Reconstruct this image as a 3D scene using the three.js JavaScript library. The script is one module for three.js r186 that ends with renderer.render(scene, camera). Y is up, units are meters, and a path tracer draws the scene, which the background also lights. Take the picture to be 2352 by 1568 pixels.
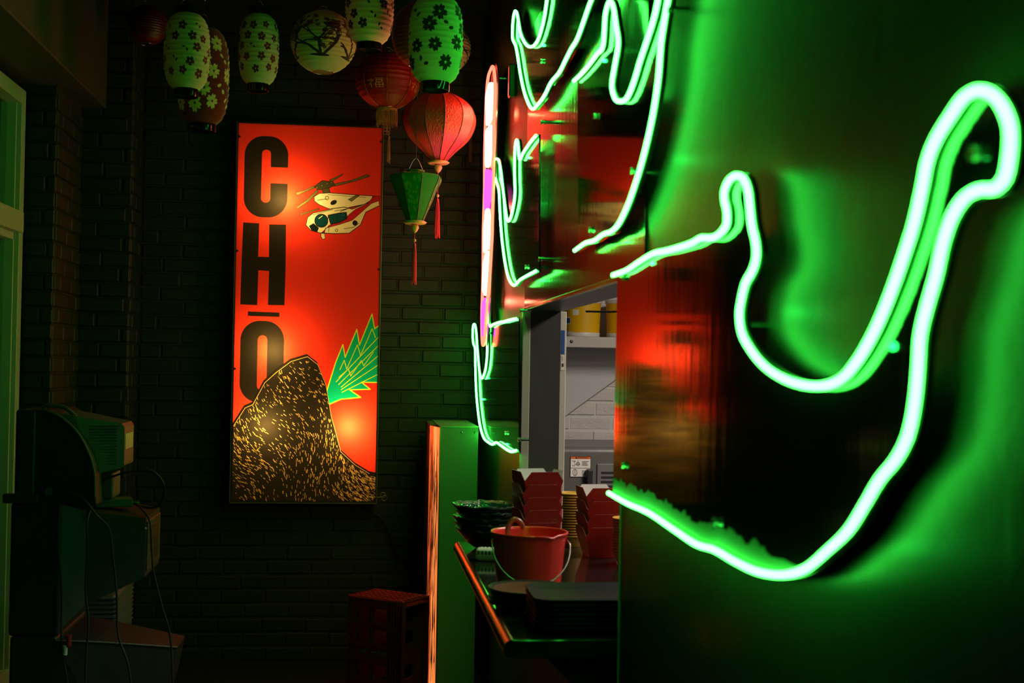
import * as THREE from 'three';
import { mergeGeometries } from 'three/addons/utils/BufferGeometryUtils.js';
import { RoundedBoxGeometry } from 'three/addons/geometries/RoundedBoxGeometry.js';
import { ConvexGeometry } from 'three/addons/geometries/ConvexGeometry.js';
import { ImprovedNoise } from 'three/addons/math/ImprovedNoise.js';
import { FontLoader } from 'three/addons/loaders/FontLoader.js';
import { TextGeometry } from 'three/addons/geometries/TextGeometry.js';
import { RectAreaLightUniformsLib } from 'three/addons/lights/RectAreaLightUniformsLib.js';

// ---------------------------------------------------------------- camera, exposure, large lights
const scene = new THREE.Scene();
scene.background = new THREE.Color(0x000000);
const renderer = new THREE.WebGLRenderer({ antialias: true });
renderer.toneMapping = THREE.LinearToneMapping;
renderer.toneMappingExposure = 1.0;
renderer.shadowMap.enabled = true;
RectAreaLightUniformsLib.init();

const camera = new THREE.PerspectiveCamera(2 * Math.atan(784 / 3000) * 180 / Math.PI, 1.5, 0.05, 60);
camera.position.set(0, 1.65, 0);
camera.rotation.order = 'YXZ';
camera.rotation.set(0.0175, -0.1139, 0.017);
camera.focus = 6.2;
camera.userData.fStop = 4.0;
scene.add(camera);

// the kitchen's ceiling light, then a second added to light the counter things: area lights just under their diffusers (the fittings are built with the kitchen)
const KITCHEN_LAMPS = [{ x: 1.9, y: 2.6, z: -4.75, w: 0.3, d: 1.0, power: 48 }, { x: 2.1, y: 2.6, z: -3.2, w: 0.3, d: 1.0, power: 12 }];
for (const k of KITCHEN_LAMPS) {
  const light = new THREE.RectAreaLight(new THREE.Color(1, 0.86, 0.74), k.power, k.w, k.d);
  light.position.set(k.x, k.y - 0.012, k.z);
  light.rotation.x = -Math.PI / 2; light.name = 'kitchen_lamp';
  scene.add(light);
}

const GREEN_GLOW = [0.85, 22, 1.35];      // what the green tubes give off
const GREEN_LAMP = [0.012, 1, 0.09];

// ---------------------------------------------------------------- helpers
let seed = 20240517;
function rnd() { seed = (seed * 1664525 + 1013904223) >>> 0; return seed / 4294967296; }
const rr = (a, b) => a + (b - a) * rnd();
const noise = new ImprovedNoise();
const taken = new Map();
function numbered(name) {
  const n = taken.get(name) ?? 0; taken.set(name, n + 1);
  return n ? `${name}_${String(n).padStart(3, '0')}` : name;
}
function lin(r, g, b) { return new THREE.Color().setRGB(r, g, b); }
function mat(r, g, b, roughness = 0.6, extra = {}) {
  return new THREE.MeshPhysicalMaterial({ color: lin(r, g, b), roughness, side: THREE.DoubleSide, ...extra });
}
function glow(r, g, b, base = [0.02, 0.02, 0.02]) {
  return new THREE.MeshStandardMaterial({ color: lin(...base), roughness: 0.4, emissive: lin(r, g, b), emissiveIntensity: 1 });
}
function part(name, geo, material, parent, pos, rot) {
  const m = new THREE.Mesh(geo, material);
  m.name = name; m.castShadow = m.receiveShadow = true;
  if (pos) m.position.set(...pos);
  if (rot) m.rotation.set(...rot);
  parent.add(m); return m;
}
function thing(name, label, category, pos = [0, 0, 0], turn = 0, group) {
  const o = new THREE.Group(); o.name = numbered(name);
  o.position.set(...pos); o.rotation.y = turn;
  o.userData = { label, category }; if (group) o.userData.group = group;
  scene.add(o); return o;
}
function single(name, geo, material, label, category, pos, rot, group) {
  const m = part(numbered(name), geo, material, scene, pos, rot);
  m.userData = { label, category }; if (group) m.userData.group = group;
  return m;
}
function struct(name, label, category = 'wall') {
  const o = new THREE.Group(); o.name = name; o.userData = { label, category, kind: 'structure' };
  scene.add(o); return o;
}
function box(x0, x1, y0, y1, z0, z1) {
  const g = new THREE.BoxGeometry(Math.abs(x1 - x0), Math.abs(y1 - y0), Math.abs(z1 - z0));
  g.translate((x0 + x1) / 2, (y0 + y1) / 2, (z0 + z1) / 2); return g;
}
function rbox(x0, x1, y0, y1, z0, z1, r = 0.01, seg = 2) {
  const g = new RoundedBoxGeometry(Math.abs(x1 - x0), Math.abs(y1 - y0), Math.abs(z1 - z0), seg, r);
  g.translate((x0 + x1) / 2, (y0 + y1) / 2, (z0 + z1) / 2); return g;
}
function merge(list) {
  return mergeGeometries(list.map((g) => { const n = g.index ? g.toNonIndexed() : g.clone(); for (const k of Object.keys(n.attributes)) if (!['position', 'normal', 'uv'].includes(k)) n.deleteAttribute(k); if (!n.attributes.uv) n.setAttribute('uv', new THREE.BufferAttribute(new Float32Array(n.attributes.position.count * 2), 2)); return n; }));
}
function hull(points) { return new ConvexGeometry(points.map((p) => new THREE.Vector3(...p))); }
function wire(points, r, seg = 60, radial = 6, closed = false) {
  return new THREE.TubeGeometry(new THREE.CatmullRomCurve3(points.map((p) => new THREE.Vector3(...p)), closed, 'centripetal'), seg, r, radial, closed);
}
function cyl(r0, r1, h, x, y, z, seg = 24, open = false) { const g = new THREE.CylinderGeometry(r0, r1, h, seg, 1, open); g.translate(x, y, z); return g; }
function lathe(profile, seg = 48) { return new THREE.LatheGeometry(profile.map(([r, y]) => new THREE.Vector2(r, y)), seg); }
function canvasTexture(w, h, draw, srgb = true) {
  const c = document.createElement('canvas'); c.width = w; c.height = h;
  draw(c.getContext('2d'), w, h);
  const t = new THREE.CanvasTexture(c); if (srgb) t.colorSpace = THREE.SRGBColorSpace;
  t.wrapS = t.wrapT = THREE.RepeatWrapping; t.magFilter = THREE.LinearFilter; return t;
}
function noiseTexture(size, fn) {
  const d = new Uint8Array(size * size * 4);
  for (let j = 0; j < size; j++) for (let i = 0; i < size; i++) {
    const v = Math.max(0, Math.min(255, Math.round(255 * fn(i / size, j / size)))), k = (j * size + i) * 4;
    d[k] = d[k + 1] = d[k + 2] = v; d[k + 3] = 255;
  }
  const t = new THREE.DataTexture(d, size, size); t.wrapS = t.wrapT = THREE.RepeatWrapping; t.magFilter = THREE.LinearFilter; t.needsUpdate = true; return t;
}
const plasterBump = noiseTexture(512, (u, v) => 0.5 + 0.28 * noise.noise(u * 9, v * 9, 0.3) + 0.14 * noise.noise(u * 40, v * 40, 4.2) + 0.08 * noise.noise(u * 130, v * 130, 7.7));
const dripBump = noiseTexture(512, (u, v) => 0.5 + 0.3 * noise.noise(u * 60, v * 3, 0.3) + 0.15 * noise.noise(u * 200, v * 8, 4.2));
const weaveBump = noiseTexture(256, (u, v) => 0.5 + 0.25 * noise.noise(u * 24, v * 24, 1.3) + 0.25 * noise.noise(u * 70, v * 70, 9.1));
function uvMetres(geo, su, sv, axis = 'x') {   // uv in metres from the two axes across `axis`
  const p = geo.attributes.position, uv = new Float32Array(p.count * 2);
  for (let i = 0; i < p.count; i++) {
    const a = axis === 'x' ? p.getZ(i) : p.getX(i), b = axis === 'y' ? p.getZ(i) : p.getY(i);
    uv[2 * i] = a * su; uv[2 * i + 1] = b * sv;
  }
  geo.setAttribute('uv', new THREE.BufferAttribute(uv, 2)); return geo;
}

// ---------------------------------------------------------------- materials of the place
const M = {
  wallPaint: mat(0.025, 0.042, 0.03, 0.35, { specularIntensity: 0.6, bumpMap: plasterBump, bumpScale: 0.0012 }),
  brick: [0, 1, 2].map((k) => mat(0.008 + k * 0.002, 0.013 + k * 0.002, 0.011 + k * 0.002, 0.6, { bumpMap: plasterBump, bumpScale: 0.003 })),
  mortar: mat(0.014, 0.016, 0.015, 0.7),
  black: mat(0.008, 0.008, 0.008, 0.7),
  floor: mat(0.012, 0.012, 0.012, 0.5),
  acrylic: mat(0.003, 0.003, 0.003, 0.06, { ior: 1.49, bumpMap: dripBump, bumpScale: 0.00025 }),
  header: mat(0.012, 0.01, 0.009, 0.13, { ior: 1.45, specularIntensity: 0.6, bumpMap: dripBump, bumpScale: 0.0004 }),
  steel: mat(0.5, 0.5, 0.5, 0.25, { metalness: 1 }),
  blackPlastic: mat(0.02, 0.02, 0.021, 0.42),
  greyPlastic: mat(0.07, 0.072, 0.075, 0.5),
  darkGloss: mat(0.006, 0.006, 0.006, 0.1),
  whiteFrame: mat(0.46, 0.5, 0.44, 0.4),
  cord: mat(0.01, 0.01, 0.01, 0.6),
  wood: mat(0.5, 0.27, 0.1, 0.5),
  kitchenWhite: mat(0.72, 0.7, 0.68, 0.5),
  kitchenGrey: mat(0.2, 0.2, 0.2, 0.5),
};
// ---------------------------------------------------------------- the room
const WALL = 0.647, WT = 0.142, HATCH = { z0: -3.21, z1: -5.19, y0: 0.922, y1: 1.865 }, BACK = -7.3, CEIL = 3.6, LEFT = -1.65;
{
  const f = struct('floor', 'dark floor of the narrow room', 'floor');
  part('floor_slab', box(-1.9, 3.1, -0.1, 0, -7.6, 2.2), M.floor, f);
  const c = struct('ceiling', 'black ceiling above the hanging lanterns', 'ceiling');
  part('ceiling_slab', box(-1.9, 3.1, CEIL, CEIL + 0.1, -7.6, 2.2), M.black, c);
  const w = struct('wall_right', 'painted wall carrying the green neon, with a serving hatch');
  const x1 = WALL + WT;
  part('wall_body', uvMetres(merge([
    box(WALL, x1, 0, CEIL, HATCH.z0, 2.1), box(WALL, x1, 0, CEIL, BACK - 0.1, HATCH.z1),
    box(WALL, x1, 0, HATCH.y0, HATCH.z1, HATCH.z0), box(WALL, x1, HATCH.y1, CEIL, HATCH.z1, HATCH.z0)]), 0.8, 0.8), M.wallPaint, w);
  part('hatch_trim', merge([rbox(WALL - 0.012, WALL + 0.02, 0.985, HATCH.y1, HATCH.z1 - 0.03, HATCH.z1 + 0.006, 0.003)]), mat(0.3, 0.29, 0.22, 0.5), w);
  part('jamb_shade_sheet', box(WALL + 0.02, x1, HATCH.y0, HATCH.y1, HATCH.z1, HATCH.z1 + 0.003), mat(0.03, 0.03, 0.025, 0.6), w);  // dark sheet added to keep the jamb shaded against the kitchen lamps
  const strip = part('jamb_strip', rbox(x1 - 0.002, x1 + 0.024, 0.98, HATCH.y1, HATCH.z1 - 0.04, HATCH.z1 + 0.004, 0.003), mat(0.5, 0.48, 0.4, 0.4), w);
  part('blue_sticker', box(x1 + 0.003, x1 + 0.017, 1.695, 1.79, HATCH.z1 + 0.0035, HATCH.z1 + 0.0055), mat(0.02, 0.09, 0.3, 0.4), strip);
  part('paper_label', box(x1 + 0.003, x1 + 0.017, 1.63, 1.69, HATCH.z1 + 0.0035, HATCH.z1 + 0.0055), new THREE.MeshStandardMaterial({ roughness: 0.7, map: canvasTexture(64, 256, (g) => { g.fillStyle = '#d8d4c4'; g.fillRect(0, 0, 64, 256); g.fillStyle = '#333'; for (let i = 0; i < 9; i++) g.fillRect(10, 14 + i * 11, 10 + (i * 13) % 34, 5); g.fillRect(12, 140, 40, 60); }) }), strip);
  part('header_panel', uvMetres(rbox(WALL - 0.006, WALL + 0.001, HATCH.y1 + 0.004, 2.98, HATCH.z1, -2.95, 0.002), 1, 1), M.header, w);
  part('corner_bead', rbox(WALL - 0.003, WALL + 0.006, 0, HATCH.y1, HATCH.z0 - 0.002, HATCH.z0 + 0.006, 0.002), mat(0.35, 0.35, 0.33, 0.35), w);
  part('header_edge', rbox(WALL - 0.014, WALL + 0.001, HATCH.y1 - 0.002, HATCH.y1 + 0.012, HATCH.z1, HATCH.z0 + 0.02, 0.003), mat(0.05, 0.05, 0.05, 0.2), w);
  const wf = struct('wall_front', 'dark wall behind the viewer');
  part('wall_body', box(-1.9, 3.1, 0, CEIL, 2.0, 2.2), M.black, wf);
}
// ---- bricks
const brickCache = new Map();
function brickGeo(len, h, d = 0.03, c = 0.005) {
  const k = len.toFixed(3) + h.toFixed(3); if (brickCache.has(k)) return brickCache.get(k);
  const X = len / 2, Y = h / 2, pos = [], q = (a, b, e, f) => pos.push(...a, ...b, ...e, ...a, ...e, ...f);
  const F = [[-X + c, -Y + c, d], [X - c, -Y + c, d], [X - c, Y - c, d], [-X + c, Y - c, d]], S = [[-X, -Y, d - c], [X, -Y, d - c], [X, Y, d - c], [-X, Y, d - c]], B = [[-X, -Y, 0], [X, -Y, 0], [X, Y, 0], [-X, Y, 0]];
  q(F[0], F[1], F[2], F[3]);
  for (let i = 0; i < 4; i++) { const j = (i + 1) % 4; q(S[i], S[j], F[j], F[i]); q(B[i], B[j], S[j], S[i]); }
  const g = new THREE.BufferGeometry(); g.setAttribute('position', new THREE.Float32BufferAttribute(pos, 3));
  const uv = []; for (let i = 0; i < pos.length; i += 3) uv.push(pos[i] * 3 + len * 7, pos[i + 1] * 3);
  g.setAttribute('uv', new THREE.Float32BufferAttribute(uv, 2)); g.computeVertexNormals();
  brickCache.set(k, g); return g;
}
const COURSE = 0.0785, BL = 0.237, JOINT = 0.011;
// a face of bricks: starts at (x, z), runs along the direction of `turn`, faces its +z
function brickFace(parent, x, z, turn, width, y0, y1, hidden, mats = M.brick, tilt = 1) {
  const ax = Math.cos(turn), az = -Math.sin(turn), nx = Math.sin(turn), nz = Math.cos(turn), rest = [];
  let n = 0;
  for (let row = 0, y = y0; y + COURSE <= y1 + 0.001; row++, y += COURSE) {
    let u = -((row % 2) * BL / 2 + (row % 3) * 0.012);
    while (u < width - 0.012) {
      const a = Math.max(0, u), b = Math.min(width, u + BL); u += BL;
      let L = b - a - JOINT; if (L < 0.02) continue;
      L = Math.round(L * 100) / 100;
      const mid = (a + b) / 2, off = rr(-0.004, 0.003);
      const px = x + ax * mid + nx * (off - 0.03), pz = z + az * mid + nz * (off - 0.03), py = y + COURSE / 2 + rr(-0.0015, 0.0015);
      const g = brickGeo(L, COURSE - JOINT);
      if (hidden && hidden(mid, py)) { const c = g.clone(); c.translate(mid - width / 2, py, off - 0.03); rest.push(c); continue; }
      part(n ? `brick_${String(n).padStart(3, '0')}` : 'brick', g, mats[Math.floor(rnd() * mats.length)], parent, [px, py, pz], [rr(-0.006, 0.006) * tilt, turn, rr(-0.006, 0.006) * tilt]); n++;
    }
  }
  if (rest.length) {
    const m = part('covered_bricks', mergeGeometries(rest), mats[0], parent, [x + ax * width / 2, 0, z + az * width / 2], [0, turn, 0]);
    m.userData.kind = 'stuff';
  }
  return n;
}
{
  const b = struct('wall_back', 'black painted brick wall behind the red sign');
  part('mortar', box(-1.9, WALL + WT, 0, CEIL, BACK - 0.25, BACK - 0.007), M.mortar, b);
  brickFace(b, -1.21, BACK, 0, WALL + 1.21, 0, 3.5, (u, y) => { const x = u - 1.21; return (x > -0.6 && x < 0.0 && y > 0.98 && y < 2.85) || y > 3.2; });
  const p = struct('wall_left_pier', 'dark painted brick pier beside the shop window');
  part('mortar', box(-1.9, -1.476, 0, CEIL, -7.4, -6.432), M.mortar, p);
  brickFace(p, -1.62, -6.42, 0, 0.156, 0, 2.95);
  brickFace(p, -1.464, -6.432, Math.PI / 2, 0.56, 0, 2.95);
  const q = struct('wall_corner_pier', 'narrow brick pier stepping out beside the back wall');
  part('mortar', box(-1.6, -1.222, 0, CEIL, -7.4, -7.002), M.mortar, q);
  brickFace(q, -1.476, -6.99, 0, 0.266, 0, 3.5, (u, y) => y > 3.3);
  brickFace(q, -1.21, -7.002, Math.PI / 2, 0.3, 0, 3.5, (u, y) => y > 3.3);
  const l = struct('wall_left', 'dark side wall around the shop window');
  part('wall_body', merge([box(LEFT - 0.2, LEFT, 2.94, CEIL, -6.43, 2.1), box(LEFT - 0.2, LEFT, 0, 0.1, -6.43, 2.1), box(LEFT - 0.2, LEFT, 0, CEIL, -2.2, 2.1)]), M.black, l);
  const bm = struct('ceiling_beam', 'thick plastered beam running along the ceiling above the window', 'beam');
  part('beam_body', uvMetres(rbox(LEFT, -1.349, 2.945, CEIL, -6.985, 1.9, 0.008), 1.5, 1.5), mat(0.05, 0.045, 0.036, 0.6, { bumpMap: plasterBump, bumpScale: 0.004 }), bm);
}
{
  const w = struct('window_1', 'tall shop window with a white painted frame', 'window');
  const fx0 = -1.672, fx1 = -1.6;
  part('jamb', merge([rbox(fx0, fx1, 0.1, 2.9, -6.375, -6.305, 0.004), rbox(fx0 - 0.02, fx1 - 0.02, 0.1, 2.9, -6.30, -6.285, 0.003)]), M.whiteFrame, w);
  part('head_rail', merge([rbox(fx0, fx1, 2.83, 2.9, -6.305, -2.3, 0.004)]), M.whiteFrame, w);
  part('transom', merge([rbox(fx0, fx1 + 0.012, 2.225, 2.325, -6.34, -2.3, 0.006), rbox(fx0, fx1 - 0.02, 2.19, 2.225, -6.305, -2.3, 0.003)]), M.whiteFrame, w);
  part('jamb', rbox(fx0, fx1, 0.1, 2.9, -2.3, -2.2, 0.004), M.whiteFrame, w);
  part('sill_rail', rbox(fx0, fx1, 0.1, 0.2, -6.305, -2.3, 0.004), M.whiteFrame, w);
  const glass = new THREE.MeshPhysicalMaterial({ color: lin(0.9, 0.95, 0.92), roughness: 0.03, transmission: 1, thickness: 0, ior: 1.5 });
  for (const [a, b] of [[2.325, 2.83], [0.2, 2.19]]) { const g = new THREE.PlaneGeometry(4.0, b - a); g.rotateY(Math.PI / 2); part('pane', g, glass, w, [-1.662, (a + b) / 2, -4.3]); }
}
// ---------------------------------------------------------------- kitchen behind the hatch
{
  const x0 = WALL + WT;
  const k = struct('wall_kitchen', 'white painted kitchen walls seen through the hatch');
  part('wall_body', box(x0, 3.1, 0, 2.8, -7.4, -7.124), M.kitchenWhite, k);
  part('darkened_wall', merge([box(2.9, 3.1, 0, 2.8, -7.14, -2.2), box(x0, 2.9, 0, 2.8, -2.3, -2.1)]), M.kitchenGrey, k);  // out of view, kept grey to cut light spilling through the hatch
  const painted = [0, 1].map((n) => mat(0.7 - n * 0.03, 0.66 - n * 0.03, 0.63 - n * 0.03, 0.5, { bumpMap: plasterBump, bumpScale: 0.006 }));
  brickFace(k, x0 + 0.02, -7.118, 0, 1.0, 0.9, 2.1, null, painted, 0.6);
  const c = struct('ceiling_kitchen', 'grey kitchen ceiling', 'ceiling');
  part('ceiling_slab', box(x0, 3.1, 2.68, 2.8, -7.4, -2.1), M.kitchenGrey, c);
  KITCHEN_LAMPS.forEach((k, n) => {
    const lamp = thing('ceiling_light', n ? 'added panel light on the kitchen ceiling for lighting the counter things' : 'panel light on the kitchen ceiling above the grey machine', 'light', [k.x, k.y, k.z]);
    part('housing', rbox(-0.18, 0.18, 0.004, 0.08, -0.53, 0.53, 0.01), M.kitchenWhite, lamp);
    part('diffuser', box(-0.15, 0.15, -0.006, 0.004, -0.5, 0.5), glow(3, 2.6, 2.2, [0.8, 0.8, 0.8]), lamp);
  });
  const hood = single('splash_panel', (() => {
    const s = new THREE.Shape(); s.moveTo(0.8, 1.146); s.lineTo(1.9, 1.955); s.lineTo(1.9, 1.745); s.lineTo(1.9, 2.3); s.lineTo(0.8, 2.3); s.closePath();
    const g = new THREE.ExtrudeGeometry(s, { depth: 0.012, bevelEnabled: true, bevelSize: 0.003, bevelThickness: 0.003, bevelSegments: 1 }); return g;
  })(), mat(0.62, 0.6, 0.6, 0.35), 'smooth white sheet with a slanted lower edge on the kitchen wall', 'panel', [0, 0, -7.09]);
  const sh = thing('kitchen_shelf', 'pale shelf board above the slanted white sheet, holding yellow tubs', 'shelf', [0, 0, 0]);
  part('board', rbox(0.83, 2.0, 1.745, 1.802, -7.07, -6.78, 0.004), mat(0.5, 0.47, 0.4, 0.4), sh);
  const sc = part('screw', new THREE.SphereGeometry(0.009, 12, 8), mat(0.12, 0.11, 0.1, 0.3, { metalness: 1 }), sh, [1.09, 1.775, -6.78]); sc.scale.z = 0.5;
  const tubTex = canvasTexture(1024, 256, (g, w, h) => {
    g.fillStyle = '#e8b400'; g.fillRect(0, 0, w, h);
    const lab = (x, y, ww, hh, c) => { g.fillStyle = c; g.fillRect(x, y, ww, hh); };
    for (const o of [0, 512]) {
      lab(o + 30, 40, 64, 22, '#f0ead0'); lab(o + 34, 44, 56, 14, '#31589a');
      lab(o + 28, 80, 76, 64, '#d8dce0'); g.fillStyle = '#3a62a8'; for (let i = 0; i < 8; i++) g.fillRect(o + 33, 86 + i * 7, 66 - (i * 7) % 18, 4);
      lab(o + 120, 20, 60, 16, '#e9e4d0');
    }
  });
  const tubMat = new THREE.MeshPhysicalMaterial({ map: tubTex, roughness: 0.4 });
  const tub = (x, z, turn, label) => {
    const t = thing('yellow_tub', label, 'tub', [x, 1.803, z], turn, 'yellow tubs on the kitchen shelf');
    part('body', lathe([[0.0, 0.012], [0.088, 0.012], [0.093, 0.02], [0.1, 0.18]], 40), tubMat, t);
    part('foot_ring', lathe([[0.086, 0], [0.0945, 0.0], [0.0955, 0.022], [0.086, 0.022], [0.086, 0]], 40), mat(0.7, 0.68, 0.6, 0.4), t);
    part('lid', lathe([[0, 0.2], [0.095, 0.2], [0.106, 0.197], [0.106, 0.182], [0.1, 0.178]], 40), mat(0.75, 0.72, 0.62, 0.4), t);
  };
  tub(1.165, -6.9, -1.45, 'yellow tub with blue and white labels, nearer the hatch jamb');
  tub(1.395, -6.9, 0.4, 'yellow tub mostly hidden behind the neon panel edge');
  const m = thing('kitchen_mixer', 'grey enamelled kitchen machine with warning sticker and vent below white brick', 'machine', [0, 0, 0]);
  part('body', rbox(0.84, 1.7, 0, 1.26, -6.85, -6.2, 0.03, 3), mat(0.12, 0.12, 0.11, 0.35), m);
  const vent = part('vent_panel', rbox(1.13, 1.36, 0.98, 1.18, -6.205, -6.192, 0.004), mat(0.16, 0.16, 0.15, 0.4), m);
  for (let i = 0; i < 7; i++) part('vent_slot', box(1.15, 1.34, 1.0 + i * 0.022, 1.01 + i * 0.022, -6.194, -6.1905), M.black, vent);
  part('lever', rbox(1.075, 1.105, 1.0, 1.155, -6.2, -6.16, 0.008), M.blackPlastic, m);
  part('warning_sticker', (() => { const g = new THREE.PlaneGeometry(0.1, 0.1); return g; })(), new THREE.MeshStandardMaterial({ roughness: 0.6, map: canvasTexture(256, 256, (g) => {
    g.fillStyle = '#e9e4dc'; g.fillRect(0, 0, 256, 256); g.fillStyle = '#d8641a'; g.fillRect(0, 0, 256, 34); g.fillStyle = '#111'; g.font = 'bold 26px sans-serif'; g.fillText('WARNING', 92, 27);
    g.beginPath(); g.moveTo(60, 30); g.lineTo(76, 4); g.lineTo(92, 30); g.fill(); g.strokeStyle = '#111'; g.lineWidth = 6; g.strokeRect(2, 2, 252, 252); g.beginPath(); g.moveTo(0, 146); g.lineTo(256, 146); g.stroke();
    g.beginPath(); g.arc(40, 100, 20, -0.4, 2.4); g.moveTo(20, 60); g.lineTo(60, 60); g.lineTo(46, 84); g.stroke(); g.beginPath(); g.ellipse(96, 96, 22, 20, 0, 0, 7); g.moveTo(96, 54); g.lineTo(96, 118); g.moveTo(72, 96); g.lineTo(120, 96); g.stroke();
    g.beginPath(); g.ellipse(60, 200, 26, 40, 0, 0, 7); g.moveTo(60, 160); g.lineTo(60, 240); g.stroke(); g.fillStyle = '#444'; for (const [y, n] of [[62, 4], [176, 4]]) for (let i = 0; i < n; i++) g.fillRect(146, y + i * 15, 84 - (i * 23) % 30, 8);
  }) }), m, [1.05, 1.165, -6.197]);
  single('kitchen_cable', wire([[0.86, 1.86, -5.0], [0.9, 1.845, -4.6], [0.95, 1.842, -4.1], [1.0, 1.855, -3.6], [1.02, 1.865, -3.3]], 0.004, 40), M.cord, 'thin black cable sagging under the hatch header', 'cable');
}
// ---------------------------------------------------------------- green neon on acrylic panels, standing off the right wall: paths as [z, y]
const NEON_PATHS = {
  near: [[-3.125,1.871],[-2.957,1.872],[-2.815,1.881],[-2.686,1.887],[-2.53,1.882],[-2.358,1.88],[-2.296,1.883],[-2.207,1.876],[-2.153,1.882],[-2.127,1.894],[-2.133,1.917],[-2.15,1.941],[-2.135,1.957],[-2.104,1.965],[-2.071,1.964],[-2.034,1.953],[-2.009,1.93],[-1.998,1.901],[-1.986,1.872],[-1.966,1.846],[-1.961,1.822],[-1.98,1.803],[-2.017,1.785],[-2.035,1.765],[-2.048,1.738],[-2.037,1.71],[-1.988,1.681],[-1.913,1.654],[-1.821,1.636],[-1.727,1.628],[-1.643,1.63],[-1.589,1.64],[-1.553,1.655],[-1.512,1.679],[-1.473,1.709],[-1.436,1.745],[-1.407,1.778],[-1.379,1.814],[-1.357,1.855],[-1.347,1.877],[-1.326,1.897],[-1.295,1.914],[-1.261,1.929],[-1.228,1.929],[-1.196,1.916],[-1.176,1.898],[-1.165,1.878],[-1.167,1.853],[-1.175,1.834],[-1.194,1.827],[-1.225,1.83],[-1.258,1.826],[-1.287,1.809],[-1.307,1.784],[-1.322,1.753],[-1.343,1.721],[-1.36,1.689],[-1.365,1.651],[-1.373,1.613],[-1.389,1.579],[-1.418,1.552],[-1.467,1.523],[-1.513,1.488],[-1.561,1.453],[-1.636,1.416],[-1.718,1.38],[-1.809,1.357],[-1.932,1.342],[-2.048,1.339],[-2.179,1.34],[-2.295,1.333],[-2.46,1.337],[-2.69,1.344],[-2.916,1.34],[-3.137,1.341]],
  upper: [[-3.779,2.485],[-3.648,2.477],[-3.526,2.474],[-3.405,2.475],[-3.31,2.476],[-3.295,2.511],[-3.286,2.548],[-3.246,2.568],[-3.217,2.565],[-3.18,2.542],[-3.136,2.482],[-3.105,2.431],[-3.145,2.388],[-3.181,2.347],[-3.139,2.306],[-3.055,2.281],[-2.988,2.276],[-2.916,2.296],[-2.848,2.33],[-2.761,2.367],[-2.7,2.398],[-2.662,2.433],[-2.617,2.475],[-2.55,2.498],[-2.493,2.454],[-2.535,2.423],[-2.585,2.394],[-2.621,2.35],[-2.642,2.319],[-2.662,2.251],[-2.706,2.187],[-2.787,2.116],[-2.875,2.062],[-2.968,2.019],[-3.069,1.989],[-3.151,1.981],[-3.268,1.984],[-3.393,1.98],[-3.529,1.986],[-3.713,1.981]],
  top: [[-4.338,2.967],[-4.364,2.923],[-4.392,2.893],[-4.451,2.849],[-4.581,2.813],[-4.699,2.814],[-4.866,2.848],[-5.005,2.897],[-5.156,2.974],[-5.24,3.048],[-5.291,3.088],[-5.372,3.115],[-5.431,3.089],[-5.438,3.026],[-5.368,2.985],[-5.319,2.962],[-5.233,2.896],[-5.132,2.803],[-4.977,2.693],[-4.743,2.589],[-4.586,2.574],[-4.418,2.571],[-4.263,2.583],[-4.07,2.576],[-3.938,2.587],[-3.838,2.594],[-3.735,2.597],[-3.625,2.62],[-3.541,2.64],[-3.467,2.655],[-3.391,2.686]],
  middle: [[-4.619,2.469],[-4.765,2.471],[-5.001,2.466],[-5.113,2.46],[-5.148,2.502],[-5.199,2.55],[-5.258,2.546],[-5.279,2.482],[-5.269,2.413],[-5.244,2.342],[-5.298,2.294],[-5.419,2.255],[-5.519,2.264],[-5.635,2.349],[-5.739,2.442],[-5.825,2.521],[-5.95,2.589],[-6.069,2.595],[-6.057,2.524],[-5.991,2.486],[-5.886,2.432],[-5.833,2.343],[-5.74,2.22],[-5.596,2.099],[-5.448,2.018],[-5.235,1.969],[-5.03,1.978],[-4.828,1.98],[-4.557,1.98]],
  lower: [[-5.139,1.831],[-5.339,1.833],[-5.554,1.833],[-5.787,1.836],[-6.06,1.834],[-6.206,1.832],[-6.257,1.871],[-6.296,1.911],[-6.349,1.896],[-6.331,1.795],[-6.314,1.704],[-6.369,1.636],[-6.477,1.595],[-6.592,1.576],[-6.696,1.599],[-6.784,1.66],[-6.878,1.745],[-6.976,1.835],[-7.079,1.866],[-7.173,1.847],[-7.161,1.786],[-7.097,1.752],[-7.01,1.732],[-6.96,1.622],[-6.882,1.498],[-6.729,1.383],[-6.592,1.322],[-6.419,1.286],[-6.129,1.278],[-5.965,1.282],[-5.83,1.299],[-5.608,1.299],[-5.419,1.297],[-5.212,1.3],[-5.065,1.315]]
};
function offsetPath(p, d) {
  let area = 0; for (let i = 0; i < p.length; i++) { const a = p[i], b = p[(i + 1) % p.length]; area += a[0] * b[1] - b[0] * a[1]; }
  const s = area > 0 ? 1 : -1, out = [];
  for (let i = 0; i < p.length; i++) {
    const a = p[Math.max(0, i - 1)], b = p[Math.min(p.length - 1, i + 1)], dx = b[0] - a[0], dy = b[1] - a[1], l = Math.hypot(dx, dy) || 1;
    out.push([p[i][0] + s * dy / l * d, p[i][1] - s * dx / l * d]);
  }
  return out;
}
function smooth(p, n) {
  const c = new THREE.CatmullRomCurve3(p.map(([z, y]) => new THREE.Vector3(0, y, z)), false, 'centripetal');
  return c.getSpacedPoints(n).map((v) => [v.z, v.y]);
}
const TUBE_X = 0.602, TUBE_R = 0.0058;
const greenGlow = glow(...GREEN_GLOW, [0.2, 0.4, 0.2]);
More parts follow.
